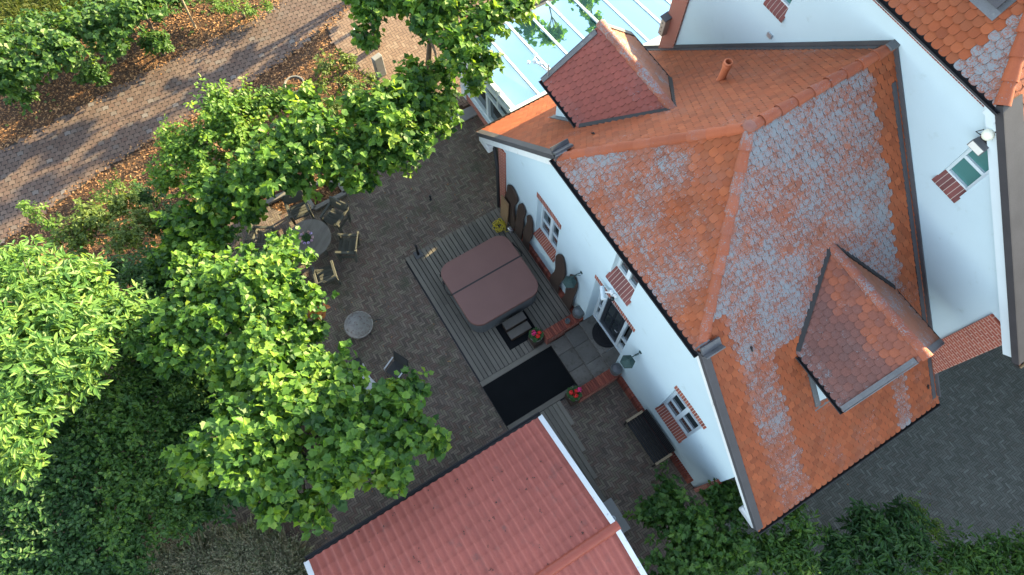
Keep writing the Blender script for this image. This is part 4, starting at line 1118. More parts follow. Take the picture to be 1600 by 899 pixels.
pts = [(-3.75 + .44 * math.cos(math.pi + math.pi * k / n), 5.62 + .44 * math.sin(math.pi + math.pi * k / n)) for k in range(n + 1)]
b.prism(pts, .545, .56)
for k in range(5):
    rr = .07 + k * .08; q = [Vector((-3.75 + rr * math.cos(math.pi + math.pi * j / 20), 5.60 + rr * math.sin(math.pi + math.pi * j / 20), .562)) for j in range(21)]; b.tube(q, .008, 5)
tag(b.build('doormat', M['black_metal']), 'half-round black doormat in front of the dark door', 'doormat')

# flower pots on block plinths
def pot_of_flowers(label, x, y, cols, seed):
    rr = random.Random(seed)
    pl = MB(); pl.box((x, y, .19), (.36, .34, .38), b=.012); tag(pl.build('plinth_block', M['dark_wood']), 'dark block plinth carrying the ' + label.split(' of ')[0].replace('round grey ', '') + ' ' + label.split(' of ')[1], 'plinth')
    t = thing('flower_pot', label, 'flower pot', (x, y, .38), group='geranium pots beside the steps')
    b = MB(); b.lathe([(.12, 0), (.15, .06), (.19, .2), (.205, .24), (.205, .27), (.185, .27), (.17, .22)], (x, y, .38), 24); b.build('pot', M['clay_pot'], t)
    b = MB(); b.lathe([(.172, 0), (.001, .01)], (x, y, .60), 20); b.build('soil', M['soil'], t)
    b = MB()
    for k in range(90):
        a, q = rr.uniform(0, 6.28), .2 * rr.random() ** .5; c = Vector((x + q * math.cos(a), y + q * math.sin(a), .64 + rr.uniform(0, .12))); s_ = rr.uniform(.025, .05); e = rr.uniform(0, 6.28); ti = rr.uniform(-.5, .5)
        b.face([c + Vector((s_ * math.cos(e + j * 1.05), s_ * math.sin(e + j * 1.05), ti * s_ * math.cos(j * 1.05))) for j in range(6)])
    b.build('leaves', M['deep_leaf'], t)
    for m_, spots in cols:
        b = MB()
        for sx, sy, sr in spots:
            for k in range(34):
                d = Vector((rr.gauss(0, 1), rr.gauss(0, 1), abs(rr.gauss(0, 1)))).normalized() * sr * rr.uniform(.6, 1.0); c = Vector((x + sx, y + sy, .76)) + d; s_ = rr.uniform(.018, .03); e = rr.uniform(0, 6.28)
                nrm = d.normalized(); u_ = nrm.orthogonal().normalized(); v_ = nrm.cross(u_)
                b.face([c + u_ * s_ * math.cos(e + j * 1.257) + v_ * s_ * math.sin(e + j * 1.257) for j in range(5)])
        b.build('blossom', M[m_], t)
pot_of_flowers('round grey pot of red and magenta geraniums left of the steps', -4.78, 3.80, [('red_flower', [(.08, .0, .07), (.02, .09, .06)]), ('pink_flower', [(-.06, -.05, .085)])], 3)
pot_of_flowers('round grey pot of red geraniums with one magenta bloom right of the steps', -2.74, 3.78, [('red_flower', [(-.06, -.08, .07), (.08, -.02, .085), (-.02, .07, .06)]), ('pink_flower', [(.0, .17, .085)])], 8)
t = thing('glass_jar', 'small blue-grey glass jar on the left brick side wall', 'jar', (-4.64, 4.82, .63))
b = MB(); b.lathe([(.05, 0), (.075, .03), (.08, .1), (.06, .14), (.065, .16), (.05, .16), (.045, .12)], (-4.64, 4.80, .63), 18); b.build('jar', M['glazed'], t)
def big_pot(label, x, y, z, R):
    t = thing('glazed_pot', label, 'pot', (x, y, z), group='glazed pots flanking the door')
    b = MB(); b.lathe([(R * .6, 0), (R * .95, .12), (R * 1.05, .24), (R * .92, .36), (R * .95, .40), (R * .86, .40), (R * .8, .34)], (x, y, z), 26); b.build('pot', M['glazed'], t)
    b = MB(); b.lathe([(R * .85, 0), (R * .5, .02), (.001, .05)], (x, y, z + .37), 22); b.build('lid', M['lead'] if x > -3.7 else M['glazed'], t)
big_pot('dark blue glazed pot on the left side wall close to the house', -4.66, 5.18, .63, .17)
big_pot('grey lidded pot on the right side wall under the lantern', -2.66, 5.14, .63, .17)

# ------------------------------------------------------------------ hot tub, its step, hose, post
t = thing('hot_tub', 'square hot tub with rounded corners under a maroon folding cover', 'hot tub', (-6.93, 3.48, .07))
def rrect(x0, x1, y0, y1, R, n=8):
    P = []
    for cx, cy, a0 in ((x1 - R, y0 + R, -90), (x1 - R, y1 - R, 0), (x0 + R, y1 - R, 90), (x0 + R, y0 + R, 180)):
        for k in range(n + 1):
            a = math.radians(a0 + 90 * k / n); P.append((cx + R * math.cos(a), cy + R * math.sin(a)))
    return P
TX0, TX1, TY0, TY1 = -8.05, -5.79, 2.30, 4.68
b = MB(); lo, hi = rrect(TX0 + .03, TX1 - .03, TY0 + .03, TY1 - .03, .39), rrect(TX0 + .01, TX1 - .01, TY0 + .01, TY1 - .01, .40)
b.hull([(x, y, .07) for x, y in lo], [(x, y, .80) for x, y in hi]); b.smooth = True
for k, ((xa, ya), (xb, yb_)) in enumerate(zip(lo, hi)):
    if k % 2 == 0: b.bar((xa, ya, .08), (xb, yb_, .79), .02, .02)
b.build('skirt', M['tub_skirt'], t)
MIDX = -7.06
for xa, xb, sgn in ((TX0, MIDX - .012, -1), (MIDX + .012, TX1, 1)):
    P = [p for p in rrect(TX0, TX1, TY0, TY1, .40) if xa - 1e-6 <= p[0] <= xb + 1e-6]
    if sgn < 0: P = sorted(P, key=lambda p: math.atan2(p[1] - 3.48, p[0] - MIDX) % (2 * math.pi)); P = [(xb, TY1)] + P + [(xb, TY0)]
    else: P = sorted(P, key=lambda p: math.atan2(p[1] - 3.48, p[0] - MIDX)); P = [(xa, TY0)] + P + [(xa, TY1)]
    cx, cy = sum(p[0] for p in P) / len(P), 3.48; b = MB()
    hz = lambda x: .92 + .035 * (1 - abs(x - MIDX) / 1.3)
    ins = lambda p, k: (p[0] + (cx - p[0]) * k, p[1] + (cy - p[1]) * k)
    lay = [[(x, y, .80) for x, y in P], [(x, y, hz(x) - .015) for x, y in P], [(*ins(p, .012), hz(p[0])) for p in P], [(*ins(p, .5), hz(ins(p, .5)[0]) + .003) for p in P]]
    V = [q for l_ in lay for q in l_]; n = len(P); Fc = [tuple(range(n - 1, -1, -1)), tuple(range(3 * n, 4 * n))]
    for r_ in range(3): Fc += [(r_ * n + i, r_ * n + (i + 1) % n, (r_ + 1) * n + (i + 1) % n, (r_ + 1) * n + i) for i in range(n)]
    b.mesh(V, Fc, .5); b.smooth = True; b.build('cover_half', M['tub_cover'], t)
b = MB(); b.box((MIDX, 3.48, .93), (.05, 2.38, .05)); b.build('fold_seam', M['strap'], t)
for y in (TY0 - .03, TY1 + .03):
    b = MB(); s_ = -1 if y < 3 else 1
    b.tube([(MIDX, y, .93), (MIDX - .12, y + s_ * .07, .84), (MIDX - .34, y + s_ * .06, .80), (MIDX - .5, y, .86)], .022, 6); b.box((MIDX - .5, y, .84), (.09, .05, .12), b=.01); b.build('strap', M['strap'], t)
for x, y in ((TX1 - .12, TY0 + .1), (TX0 + .6, TY0 + .02)):
    b = MB(); b.box((x - .4, TY0 + .02, .76), (.05, .03, .16), b=.006); b.build('clip', M['strap'], t)
t = thing('tub_step', 'two-tread timber step beside the hot tub', 'step', (-5.45, 3.52, .07))
b = MB(); b.box((-5.55, 3.52, .44), (.26, .72, .04), b=.006); b.box((-5.27, 3.52, .27), (.26, .72, .04), b=.006); b.build('tread', M['step_wood'], t)
b = MB()
for y in (3.2, 3.84): b.box((-5.55, y, .245), (.24, .04, .35)); b.box((-5.27, y, .16), (.24, .04, .18))
b.box((-5.43, 3.52, .25), (.02, .66, .33)); b.box((-5.15, 3.52, .16), (.02, .66, .18)); b.build('side_frame', M['dark_wood'], t)
b = MB(); b.box((-5.36, 3.50, .07), (.86, 1.02, .012)); tag(b.build('rubber_mat', M['mat']), 'thin black mat under the timber tub step', 'mat')
c = Vector((-8.62, 4.86, .09)); b = MB()
pts = []
for k in range(170):
    a = k * .24; R_ = .145 + .05 * math.sin(k * .9) + .04 * math.sin(k * .37); pts.append(c + Vector((R_ * 1.05 * math.cos(a), R_ * math.sin(a), .012 + .10 * k / 170 + .01 * math.sin(k * 1.7))))
pts += [c + Vector((.12, .1, .12)), c + Vector((.3, .05, .05)), c + Vector((.34, .25, .06)), c + Vector((.22, .4, .3))]
b.tube(pts, .014, 6); tag(b.build('hose', M['hose']), 'coiled yellow garden hose on the deck at the brick corner', 'hose')
b = MB(); b.box((-8.28, 5.06, .2), (.16, .12, .22), b=.02); tag(b.build('socket_box', M['alu']), 'small pale socket box beside the yellow hose', 'box')
t = thing('post_light', 'black post on a square base plate at the deck corner', 'post', (-9.13, 2.17, .07))
b = MB(); b.box((-9.13, 2.17, .085), (.26, .26, .035), b=.01); b.build('base_plate', M['lead'], t)
b = MB(); b.lathe([(.045, 0), (.045, .1), (.034, .12), (.034, .55), (.04, .56), (.04, .62), (.0, .63)], (-9.13, 2.17, .1), 14); b.build('post', M['black_metal'], t)
p = at(673, 312, 0); t = thing('spike_light', 'tiny black spike light standing alone on the patio bricks', 'garden light', tuple(p))
b = MB(); b.lathe([(.05, 0), (.05, .015), (.018, .03), (.018, .16), (.04, .17), (.045, .25), (.0, .27)], tuple(p), 12); b.build('lamp_head', M['black_metal'], t)
# ------------------------------------------------------------------ bench
t = thing('garden_bench', 'dark slatted garden bench with pale wooden arm rests by the house wall', 'bench', (-.62, 4.95, 0))
b = MB()
for i in range(6): b.box((-.62, 4.66 + i * .085, .43), (1.34, .07, .03), b=.006)
b.build('seat', M['black_metal'], t)
b = MB()
for i in range(5): b.box((-.62, 5.13 + i * .018, .52 + i * .085), (1.34, .03, .07), b=.006)
b.build('backrest', M['black_metal'], t)
for x in (-1.31, .07):
    b = MB(); b.box((x, 4.86, .66), (.07, .56, .04), b=.01); b.build('armrest', M['stake'], t)
    for y in (4.64, 5.12):
        b = MB(); b.box((x, y, .32), (.05, .05, .64)); b.build('leg', M['black_metal'], t)

# ------------------------------------------------------------------ table group
TC = Vector((-11.06, -.50, 0))
t = thing('garden_table', 'round silver-grey wooden garden table with a flower arrangement', 'table', tuple(TC))
b = MB()
for i in range(-6, 7):
    x0, x1 = i * .1 - .048, i * .1 + .048; R_ = .66; P = []
    xs_ = [max(-R_, min(R_, q)) for q in np.linspace(x0, x1, 5)]
    if max(abs(x0), abs(x1)) > R_ + .04: continue
    P = [(x, -math.sqrt(max(0, R_ * R_ - x * x))) for x in xs_] + [(x, math.sqrt(max(0, R_ * R_ - x * x))) for x in xs_[::-1]]
    b.prism([(TC.x + .55 * 0 + x * .83 - y * .56, TC.y + x * .56 + y * .83) for x, y in P], .715, .755)
b.build('table_top', M['table_top'], t)
b = MB(); b.lathe([(.62, .66), (.62, .715)], tuple(TC), 36); b.build('apron', M['teak'], t)
for k in range(4):
    a = k * math.pi / 2 + .5; b = MB(); b.box((TC.x + .42 * math.cos(a), TC.y + .42 * math.sin(a), .34), (.08, .08, .68), rz=a); b.build('leg', M['teak'], t)
# flowers on it
fz = Vector((TC.x + .02, TC.y - .06, .755)); t = thing('flower_arrangement', 'small arrangement of violet and peach flowers on the round wooden table', 'flowers', tuple(fz))
b = MB(); b.lathe([(.07, 0), (.1, .06), (.09, .1), (.075, .1)], tuple(fz), 16); b.build('bowl', M['black_metal'], t)
b = MB(); bl = MB(); rr = random.Random(4)
for k in range(90):
    a, q = rr.uniform(0, 6.28), .13 * rr.random() ** .5; c = fz + Vector((q * math.cos(a), q * math.sin(a), .1 + rr.uniform(0, .12))); s_ = rr.uniform(.03, .05); e = rr.uniform(0, 6.28)
    b.face([c + Vector((s_ * math.cos(e + j * 1.05), s_ * .6 * math.sin(e + j * 1.05), rr.uniform(-.01, .01))) for j in range(6)])
for k in range(10):
    a = k * .628 + rr.uniform(-.2, .2); c0 = fz + Vector((.19 * math.cos(a), .19 * math.sin(a), .15)); rn = rr.random()
    for j in range(14):
        d = Vector((rr.gauss(0, 1), rr.gauss(0, 1), abs(rr.gauss(0, 1)))).normalized() * .04; c = c0 + d; u_ = d.orthogonal().normalized(); v_ = d.cross(u_).normalized()
        bl.face([c + u_ * .024 * math.cos(i * 1.257) + v_ * .024 * math.sin(i * 1.257) for i in range(5)], rn)
b.build('leaves', M['deep_leaf'], t); bl.build('blossom', M['violet_flower'], t)

def make_armchair():
    t = thing('garden_armchair', '', 'armchair')
    b = MB()
    for i in range(5): b.box((0, -.2 + i * .105, .42), (.50, .095, .035), b=.006)
    b.build('seat', M['teak'], t, local=True)
    b = MB(); n = 7                                                    # curved backrest slab with a handle hole
    for (xa, xb, za, zb) in ((-.3, .3, .52, .74), (-.3, -.09, .74, .82), (.09, .3, .74, .82), (-.27, .27, .82, .90)):
        b.hull([(xa, -.30 - (za - .45) * .28, za), (xb, -.30 - (za - .45) * .28, za), (xb, -.26 - (za - .45) * .28, za), (xa, -.26 - (za - .45) * .28, za)], [(xa, -.30 - (zb - .45) * .28, zb), (xb, -.30 - (zb - .45) * .28, zb), (xb, -.26 - (zb - .45) * .28, zb), (xa, -.26 - (zb - .45) * .28, zb)])
    b.build('backrest', M['teak'], t, local=True)
    for x in (-.30, .30):
        b = MB(); b.box((x, -.02, .655), (.085, .62, .045), b=.01); b.build('armrest', M['teak'], t, local=True)
        b = MB(); b.box((x, .24, .32), (.07, .07, .64), b=.008); b.build('leg', M['teak'], t, local=True)
        b = MB(); b.bar((x, -.24, .0), (x, -.40, .88), .07, .06, (0, 1, 0)); b.build('leg', M['teak'], t, local=True)
        b = MB(); b.box((x, 0, .33), (.05, .5, .08)); b.build('rail', M['teak'], t, local=True)
    return t
ch = make_armchair()
spots = [((-12.30, -.36), None, 'weathered teak armchair closest to the driveway, between table and planting pockets'), ((-11.48, .50), None, 'weathered teak armchair with a grey curved back at the planting pocket corner'), ((-10.36, .36), None, 'weathered teak armchair nearest the deck, its back to the hot tub'), ((-9.86, -.62), None, 'weathered teak armchair facing the table from the fire bowl side'), ((-11.94, -1.70), None, 'weathered teak armchair half hidden by leaves, closest to the tree bed'), ((-10.62, -1.62), None, 'weathered teak armchair mostly hidden under the plane tree foliage')]
for i, ((x, y), a, lab) in enumerate(spots):
    o = ch if i == 0 else copy_tree(ch)
    o.location = (x, y, .006); o.rotation_euler.z = math.atan2(TC.y - y, TC.x - x) - math.pi / 2 + [0, .15, .1, -.1, .05, 0][i]
    tag(o, lab, 'armchair', 'teak armchairs around the round table')

# fire bowl
p = Vector((-7.9, -.50, 0)); t = thing('fire_bowl', 'round ash-grey metal fire bowl on the patio', 'fire bowl', tuple(p))
b = MB(); b.lathe([(.1, .16), (.28, .22), (.40, .34), (.43, .40), (.43, .425), (.405, .425), (.39, .37), (.27, .27), (.001, .24)], tuple(p), 40); b.build('bowl', M['bowl_metal'], t)
for k in range(3):
    a = k * 2.094 + .5; b = MB(); b.tube([p + Vector((.34 * math.cos(a), .34 * math.sin(a), .0)), p + Vector((.24 * math.cos(a), .24 * math.sin(a), .24))], .02, 8); b.build('leg', M['black_metal'], t)
b = MB(); b.tube([p + Vector((.12, .43, .36)), p + Vector((.14, .56, .38)), p + Vector((.2, .66, .36))], .012, 6); b.build('handle', M['black_metal'], t)

# metal table and chairs under the plane tree
TC2 = at(588, 605, .74); t = thing('patio_table', 'pale rectangular patio table half hidden under the plane leaves', 'table', (TC2[0], TC2[1], 0))
cx, cy = TC2[0] + .25, TC2[1] - .3
b = MB(); b.box((cx, cy, .735), (1.5, .85, .02), rz=.25, b=.004); b.build('table_top', M['pale_top'], t)
b = MB()
ca, sa = math.cos(.25), math.sin(.25)
for sx, sy in ((-.68, -.36), (.68, -.36), (.68, .36), (-.68, .36)):
    b = MB(); b.tube([(cx + ca * sx - sa * sy, cy + sa * sx + ca * sy, 0), (cx + ca * sx - sa * sy, cy + sa * sx + ca * sy, .725)], .02, 8); b.build('leg', M['alu'], t)
t = thing('flower_vase', 'dark vase of violet flowers on the pale patio table', 'flowers', (TC2[0] + .1, TC2[1], .745))
b = MB(); b.lathe([(.05, 0), (.07, .06), (.05, .14), (.06, .16)], (TC2[0] + .1, TC2[1], .745), 14); b.build('vase', M['black_metal'], t)
b = MB()
for k in range(60):
    d = Vector((random.gauss(0, 1), random.gauss(0, 1), abs(random.gauss(0, 1)))).normalized() * .1; c = Vector((TC2[0] + .1, TC2[1], .93)) + d; u_ = d.orthogonal().normalized(); v_ = d.cross(u_).normalized()
    b.face([c + u_ * .028 * math.cos(i * 1.257) + v_ * .028 * math.sin(i * 1.257) for i in range(5)], random.random() * .3)
b.build('blossom', M['violet_flower'], t)
def make_mesh_chair():
    t = thing('mesh_chair', '', 'chair')
    b = MB(); b.box((0, 0, .42), (.46, .44, .015), b=.004); b.build('seat', M['mesh_fabric'], t, local=True)
    b = MB(); b.hull([(-.23, -.21, .45), (.23, -.21, .45), (.23, -.2, .45), (-.23, -.2, .45)], [(-.23, -.33, .92), (.23, -.33, .92), (.23, -.32, .92), (-.23, -.32, .92)]); b.build('backrest', M['mesh_fabric'], t, local=True)
    for x in (-.25, .25):
        b = MB(); b.tube([(x, .24, 0), (x, .22, .63), (x, -.22, .65)], .013, 8); b.build('leg', M['alu'], t, local=True)
        b = MB(); b.tube([(x, -.26, 0), (x, -.2, .42), (x, -.33, .93)], .013, 8); b.build('leg', M['black_metal'], t, local=True)
        b = MB(); b.box((x, .0, .66), (.04, .42, .02), b=.006); b.build('armrest', M['alu'], t, local=True)
    b = MB(); b.tube([(-.25, -.33, .93), (.25, -.33, .93)], .013, 8); b.build('top_rail', M['black_metal'], t, local=True)
    return t
mc = make_mesh_chair()
for i, (u, v, lab) in enumerate(((620, 578, 'charcoal mesh chair with pale arms standing clear of the leaves by the fire bowl'), (562, 588, 'charcoal mesh chair nearest the fire bowl, partly under the leaves'), (638, 652, 'charcoal mesh chair at the far edge of the plane leaves towards the black carpet'))):
    p = at(u, v, .42); o = mc if i == 0 else copy_tree(mc); o.location = (p[0], p[1], .006); o.rotation_euler.z = math.atan2(cy - p[1], cx - p[0]) - math.pi / 2
    tag(o, lab, 'chair', 'mesh chairs around the patio table')

# ------------------------------------------------------------------ garage
gar = thing('garage', 'garage with a red corrugated steel tile roof and white verges', 'garage', (.6, -.9, 0))
GX0, GXR, GX1, GY0, GY1, GZ0, GZR = -2.40, .69, 3.78, -4.10, 2.31, 2.82, 3.62
b = MB(); b.box(((GX0 + GX1) / 2, (GY0 + GY1) / 2, 1.35), (GX1 - GX0 - .5, GY1 - GY0 - .4, 2.7)); 
for y in (GY0 + .2, GY1 - .2): b.hull([(GX0 + .25, y - .05, 2.68), (GX1 - .25, y - .05, 2.68), (GXR, y - .05, GZR - .1)], [(GX0 + .25, y + .05, 2.68), (GX1 - .25, y + .05, 2.68), (GXR, y + .05, GZR - .1)])
b.build('wall', M['garage_wall'], gar)
def pantiles(xa, za, xb, zb_):
    b = MB(); P = .205; per = 12; Ln = math.hypot(xb - xa, zb_ - za); n = 9; course = Ln / n
    ux, uz = (xb - xa) / Ln, (zb_ - za) / Ln; nx, nz_ = -uz * (1 if ux > 0 else -1), abs(ux)
    ny = int((GY1 - GY0 - .1) / P * per)
    prof = lambda t: .034 * (max(0, math.sin(2 * math.pi * t)) ** .75 if math.sin(2 * math.pi * t) > 0 else .38 * math.sin(2 * math.pi * t) ** 1) 
    rows = []
    for k in range(n):
        for (s_, st) in ((k * course, .022), (k * course + course * .12, .014), ((k + 1) * course - .004, .0)): rows.append((s_, st))
    V = []
    for s_, st in rows:
        for j in range(ny + 1):
            y = GY0 + .05 + (GY1 - GY0 - .1) * j / ny; h = prof((y - GY0) / P) * 1.0 + st * 1.15
            V.append((xa + ux * s_ + nx * h, y, za + uz * s_ + nz_ * h))
    w = ny + 1; Fc = []
    for r_ in range(len(rows) - 1):
        for j in range(ny): Fc.append((r_ * w + j, r_ * w + j + 1, (r_ + 1) * w + j + 1, (r_ + 1) * w + j))
    b.mesh(V, Fc, .5)
    b.hull([(xa, GY0 + .05, za - .06), (xa, GY1 - .05, za - .06), (xb, GY1 - .05, zb_ - .06), (xb, GY0 + .05, zb_ - .06)], [(xa, GY0 + .05, za - .025), (xa, GY1 - .05, za - .025), (xb, GY1 - .05, zb_ - .025), (xb, GY0 + .05, zb_ - .025)], .3)
    b.smooth = True; return b.build('roof', M['pantile'], gar)
rfl = pantiles(GX0, GZ0, GXR, GZR); pantiles(GX1, GZ0, GXR, GZR)
b = MB(); n = 14
for i in range(n):
    y0, y1 = GY0 - .02 + (GY1 - GY0 + .1) * i / n, GY0 - .02 + (GY1 - GY0 + .1) * (i + 1) / n; b.tube([(GXR, y0 - .02, GZR - .01), (GXR, y1, GZR - .015)], [.125, .118], 16)
b.build('ridge_cap', M['pantile_ridge'], gar)
for y in (GY0 + .01, GY1):
    b = MB()
    for xa in (GX0, GX1): b.bar((xa, y, GZ0 + .055), (GXR, y, GZR + .055), .125, .03, (0, 0, 1)); b.bar((xa, y + (.05 if y > 0 else -.05), GZ0 - .03), (GXR, y + (.05 if y > 0 else -.05), GZR - .03), .025, .16, (0, 0, 1))
    b.build('verge_board', M['white_weathered'], gar)
b = MB(); gutter(b, (GX0 - .05, GY0, GZ0 - .01), (GX0 - .05, GY1 + .05, GZ0 - .01), .06, out=(-1, 0, 0)); b.build('gutter', M['gutter'], gar)
rr = random.Random(12); b = MB()                                         # moss crumbs and leaf litter lying on the sheets
for k in range(70):
    s_ = rr.random(); y = rr.uniform(GY0 + .3, GY1 - .2); x = GX0 + (GXR - GX0) * s_; z = GZ0 + (GZR - GZ0) * s_ + .045
    for j in range(rr.randint(1, 3)): b.blob((x + rr.gauss(0, .02), y + rr.gauss(0, .02), z), (rr.uniform(.008, .02), rr.uniform(.008, .016), .008), 6, 4)
tag(b.build('moss_crumbs', M['dark_wood']), kind='stuff')
p = at(957, 811, 1.0); b = MB(); b.lathe([(.05, 0), (.05, 1.05), (.075, 1.06), (.075, 1.1), (.045, 1.1), (.045, 1.0)], (p[0], p[1], 0), 16); tag(b.build('vent_pipe', M['white']), 'white vent pipe beside the garage ridge end', 'pipe')

# ------------------------------------------------------------------ kerbs, planters and furniture of the beds
def kerb(lab, pts, w=.14, h=.13, mat='kerb', name='kerb'):
    b = MB()
    for a, c in zip(pts[:-1], pts[1:]):
        a, c = Vector((*a, h / 2 - .02)), Vector((*c, h / 2 - .02)); L_ = (c - a).length; n = max(1, round(L_ / .9)); d = (c - a) / n
        for i in range(n): b.bar(a + d * i + d.normalized() * .004, a + d * (i + 1) - d.normalized() * .004, w, h)
    o = b.build(name, M[mat]); tag(o, lab, 'kerb'); return o
k1 = [at(468, 292), at(492, 328), at(541, 303), at(527, 285)]
kerb('weathered kerb round the bark-filled planting pocket behind the teak chairs', [tuple(p[:2]) for p in k1] + [tuple(at(468, 292)[:2])])
kerb('low kerb strip left of the planting pocket under the leaves', [tuple(at(403, 325)[:2]), tuple(at(455, 300)[:2])], .16)
kerb('kerb corner beside the half-hidden teak chair', [tuple(at(392, 358)[:2]), tuple(at(402, 376)[:2]), tuple(at(376, 392)[:2])], .12)
kerb('straight pale kerb between patio and bark bed, under the plane trees', [(-12.72, 1.2), (-12.74, 3.0)], .16)
kerb('short pale kerb between patio and bark bed, at the bed corner', [(-12.76, 4.2), (-12.8, 5.1)], .16)
mulch('bark_mulch', [tuple(p[:2]) for p in k1], 900, z=.03)
b = MB(); b.box((-12.92, 5.85, .02), (.42, 1.5, .06), b=.008); tag(b.build('paving_slab', M['slab']), 'long grey concrete slab between the conservatory and the bark bed', 'slab')
t = thing('drain_grate', 'black iron drain grate at the foot of the white conservatory post', 'grate', (-13.6, 6.25, 0))
b = MB(); g0 = at(733, 134, 0)
for i in range(9): b.box((g0[0] - .2 + i * .05, g0[1], .012), (.018, .42, .02))
for i in (-1, 0, 1): b.box((g0[0], g0[1] + i * .2, .013), (.44, .018, .018))
b.build('bars', M['black_metal'], t)
# lattice fence piece
t = thing('picket_fence', 'short piece of brown picket fence under the plane trees', 'fence', tuple(at(570, 245, 0)))
fp = at(569, 252, 0); b = MB()
for i in range(8): b.box((fp[0] - .30 + i * .09, fp[1] - .05 + i * .05, .32), (.035, .02, .64), rz=.5)
b.build('picket', M['tan_wood'], t)
b = MB(); b.bar((fp[0] - .34, fp[1] - .07, .5), (fp[0] + .38, fp[1] + .33, .5), .03, .05); b.bar((fp[0] - .34, fp[1] - .07, .14), (fp[0] + .38, fp[1] + .33, .14), .03, .05); b.build('rail', M['tan_wood'], t)

def ring_planter(lab, u, v, R, h, mat, fillm):
    p = at(u, v, h * .8); t = thing('round_planter', lab, 'planter', (p[0], p[1], -.03))
    b = MB(); b.lathe([(R * .8, 0), (R * .98, h * .6), (R, h), (R * .88, h), (R * .84, h * .75)], (p[0], p[1], -.03), 32); b.build('bowl', M[mat], t)
    b = MB(); b.lathe([(R * .86, 0), (.001, .02)], (p[0], p[1], h * .76 - .03), 28); b.build('soil', M['earth'], t)
    b = MB()
    for k in range(140):
        a, q = random.uniform(0, 6.28), R * .8 * math.sqrt(random.random()); s_ = random.uniform(.02, .06); e = random.uniform(0, 3)
        c = Vector((p[0] + q * math.cos(a), p[1] + q * math.sin(a), h * .79 - .02 + random.uniform(0, .03)))
        b.face([c + Vector((s_ * math.cos(e + j * 1.57) * (1 if j % 2 else .5), s_ * math.sin(e + j * 1.57) * (1 if j % 2 else .5), random.uniform(-.01, .01))) for j in range(4)], random.random())
    b.build(fillm, M['bark_chip'], t)
ring_planter('round concrete bowl planter filled with dry leaves at the road edge', 460, 132, .36, .3, 'kerb', 'dry_leaves')
ring_planter('pale round stone planter beside the conservatory under the plane trees', 741, 26, .42, .4, 'slab', 'dry_leaves')
p = at(592, 103, .5); t = thing('stone_post', 'flat grey stone post at the path edge between the plane trees', 'post', (p[0], p[1], 0))
b = MB(); b.box((p[0], p[1], .48), (.2, .34, 1.0), rz=.2, b=.02); b.build('post', M['slab'], t)
p = at(556, 62, .5); t = thing('garden_sign', 'blank white panel on thin pale legs at the road corner', 'panel', (p[0], p[1], 0))
b = MB(); b.box((p[0], p[1], .72), (.05, .40, .32), rz=.9, b=.01); b.build('panel', M['white_weathered'], t)
for s_ in (-.16, .16):
    b = MB(); b.tube([(p[0] - s_ * math.sin(.9), p[1] + s_ * math.cos(.9), 0), (p[0] - s_ * math.sin(.9), p[1] + s_ * math.cos(.9), .6)], .02, 8); b.build('leg', M['stake'], t)
def stake(lab, u0, v0, dx, dy, h):
    p = at(u0, v0, 0); b = MB(); b.tube([(p[0], p[1], -.1), (p[0] + dx, p[1] + dy, h)], [.04, .034], 10); tag(b.build('tree_stake', M['stake']), lab, 'stake', 'pale stakes in the far bed')
stake('pale tree stake nearest the top edge of the photo, beside the low shrubs', 305, 43, .0, .1, 1.35)
stake('pale tree stake between the two round bushes', 196, 92, -.05, -.15, 1.0)
stake('pale tree stake nearest the left edge of the photo', 50, 157, .05, .05, 1.5)

# ------------------------------------------------------------------ foliage
def leaf_template(kind):
    """Two folded halves of one leaf: base at the origin, tip along +y, width 1 = leaf length."""
    if kind == 'maple':
        R = [(0, 0), (.18, -.05), (.42, .06), (.38, .24), (.52, .42), (.42, .50), (.28, .58), (.22, .74), (.08, .86), (0, .98)]
    elif kind == 'lobed':
        R = [(0, 0), (.30, .12), (.40, .40), (.22, .46), (.28, .72), (.10, .78), (0, 1.0)]
    elif kind == 'oval':
        R = [(0, 0), (.22, .22), (.28, .48), (.18, .80), (0, 1.0)]
    elif kind == 'lance':
        R = [(0, 0), (.13, .25), (.16, .52), (.09, .82), (0, 1.0)]
    else:
        R = [(0, 0), (.06, .3), (.045, .7), (0, 1.0)]
    fold = .30; droop = .18
    V = []
    n = len(R)
    for sx in (1, -1):
        for x, y in R: V.append((sx * x, y, abs(x) * fold - droop * y * y))
    F_ = [tuple(range(n)), tuple(range(2 * n - 1, n - 1, -1))]
    return np.array(V, np.float64), F_

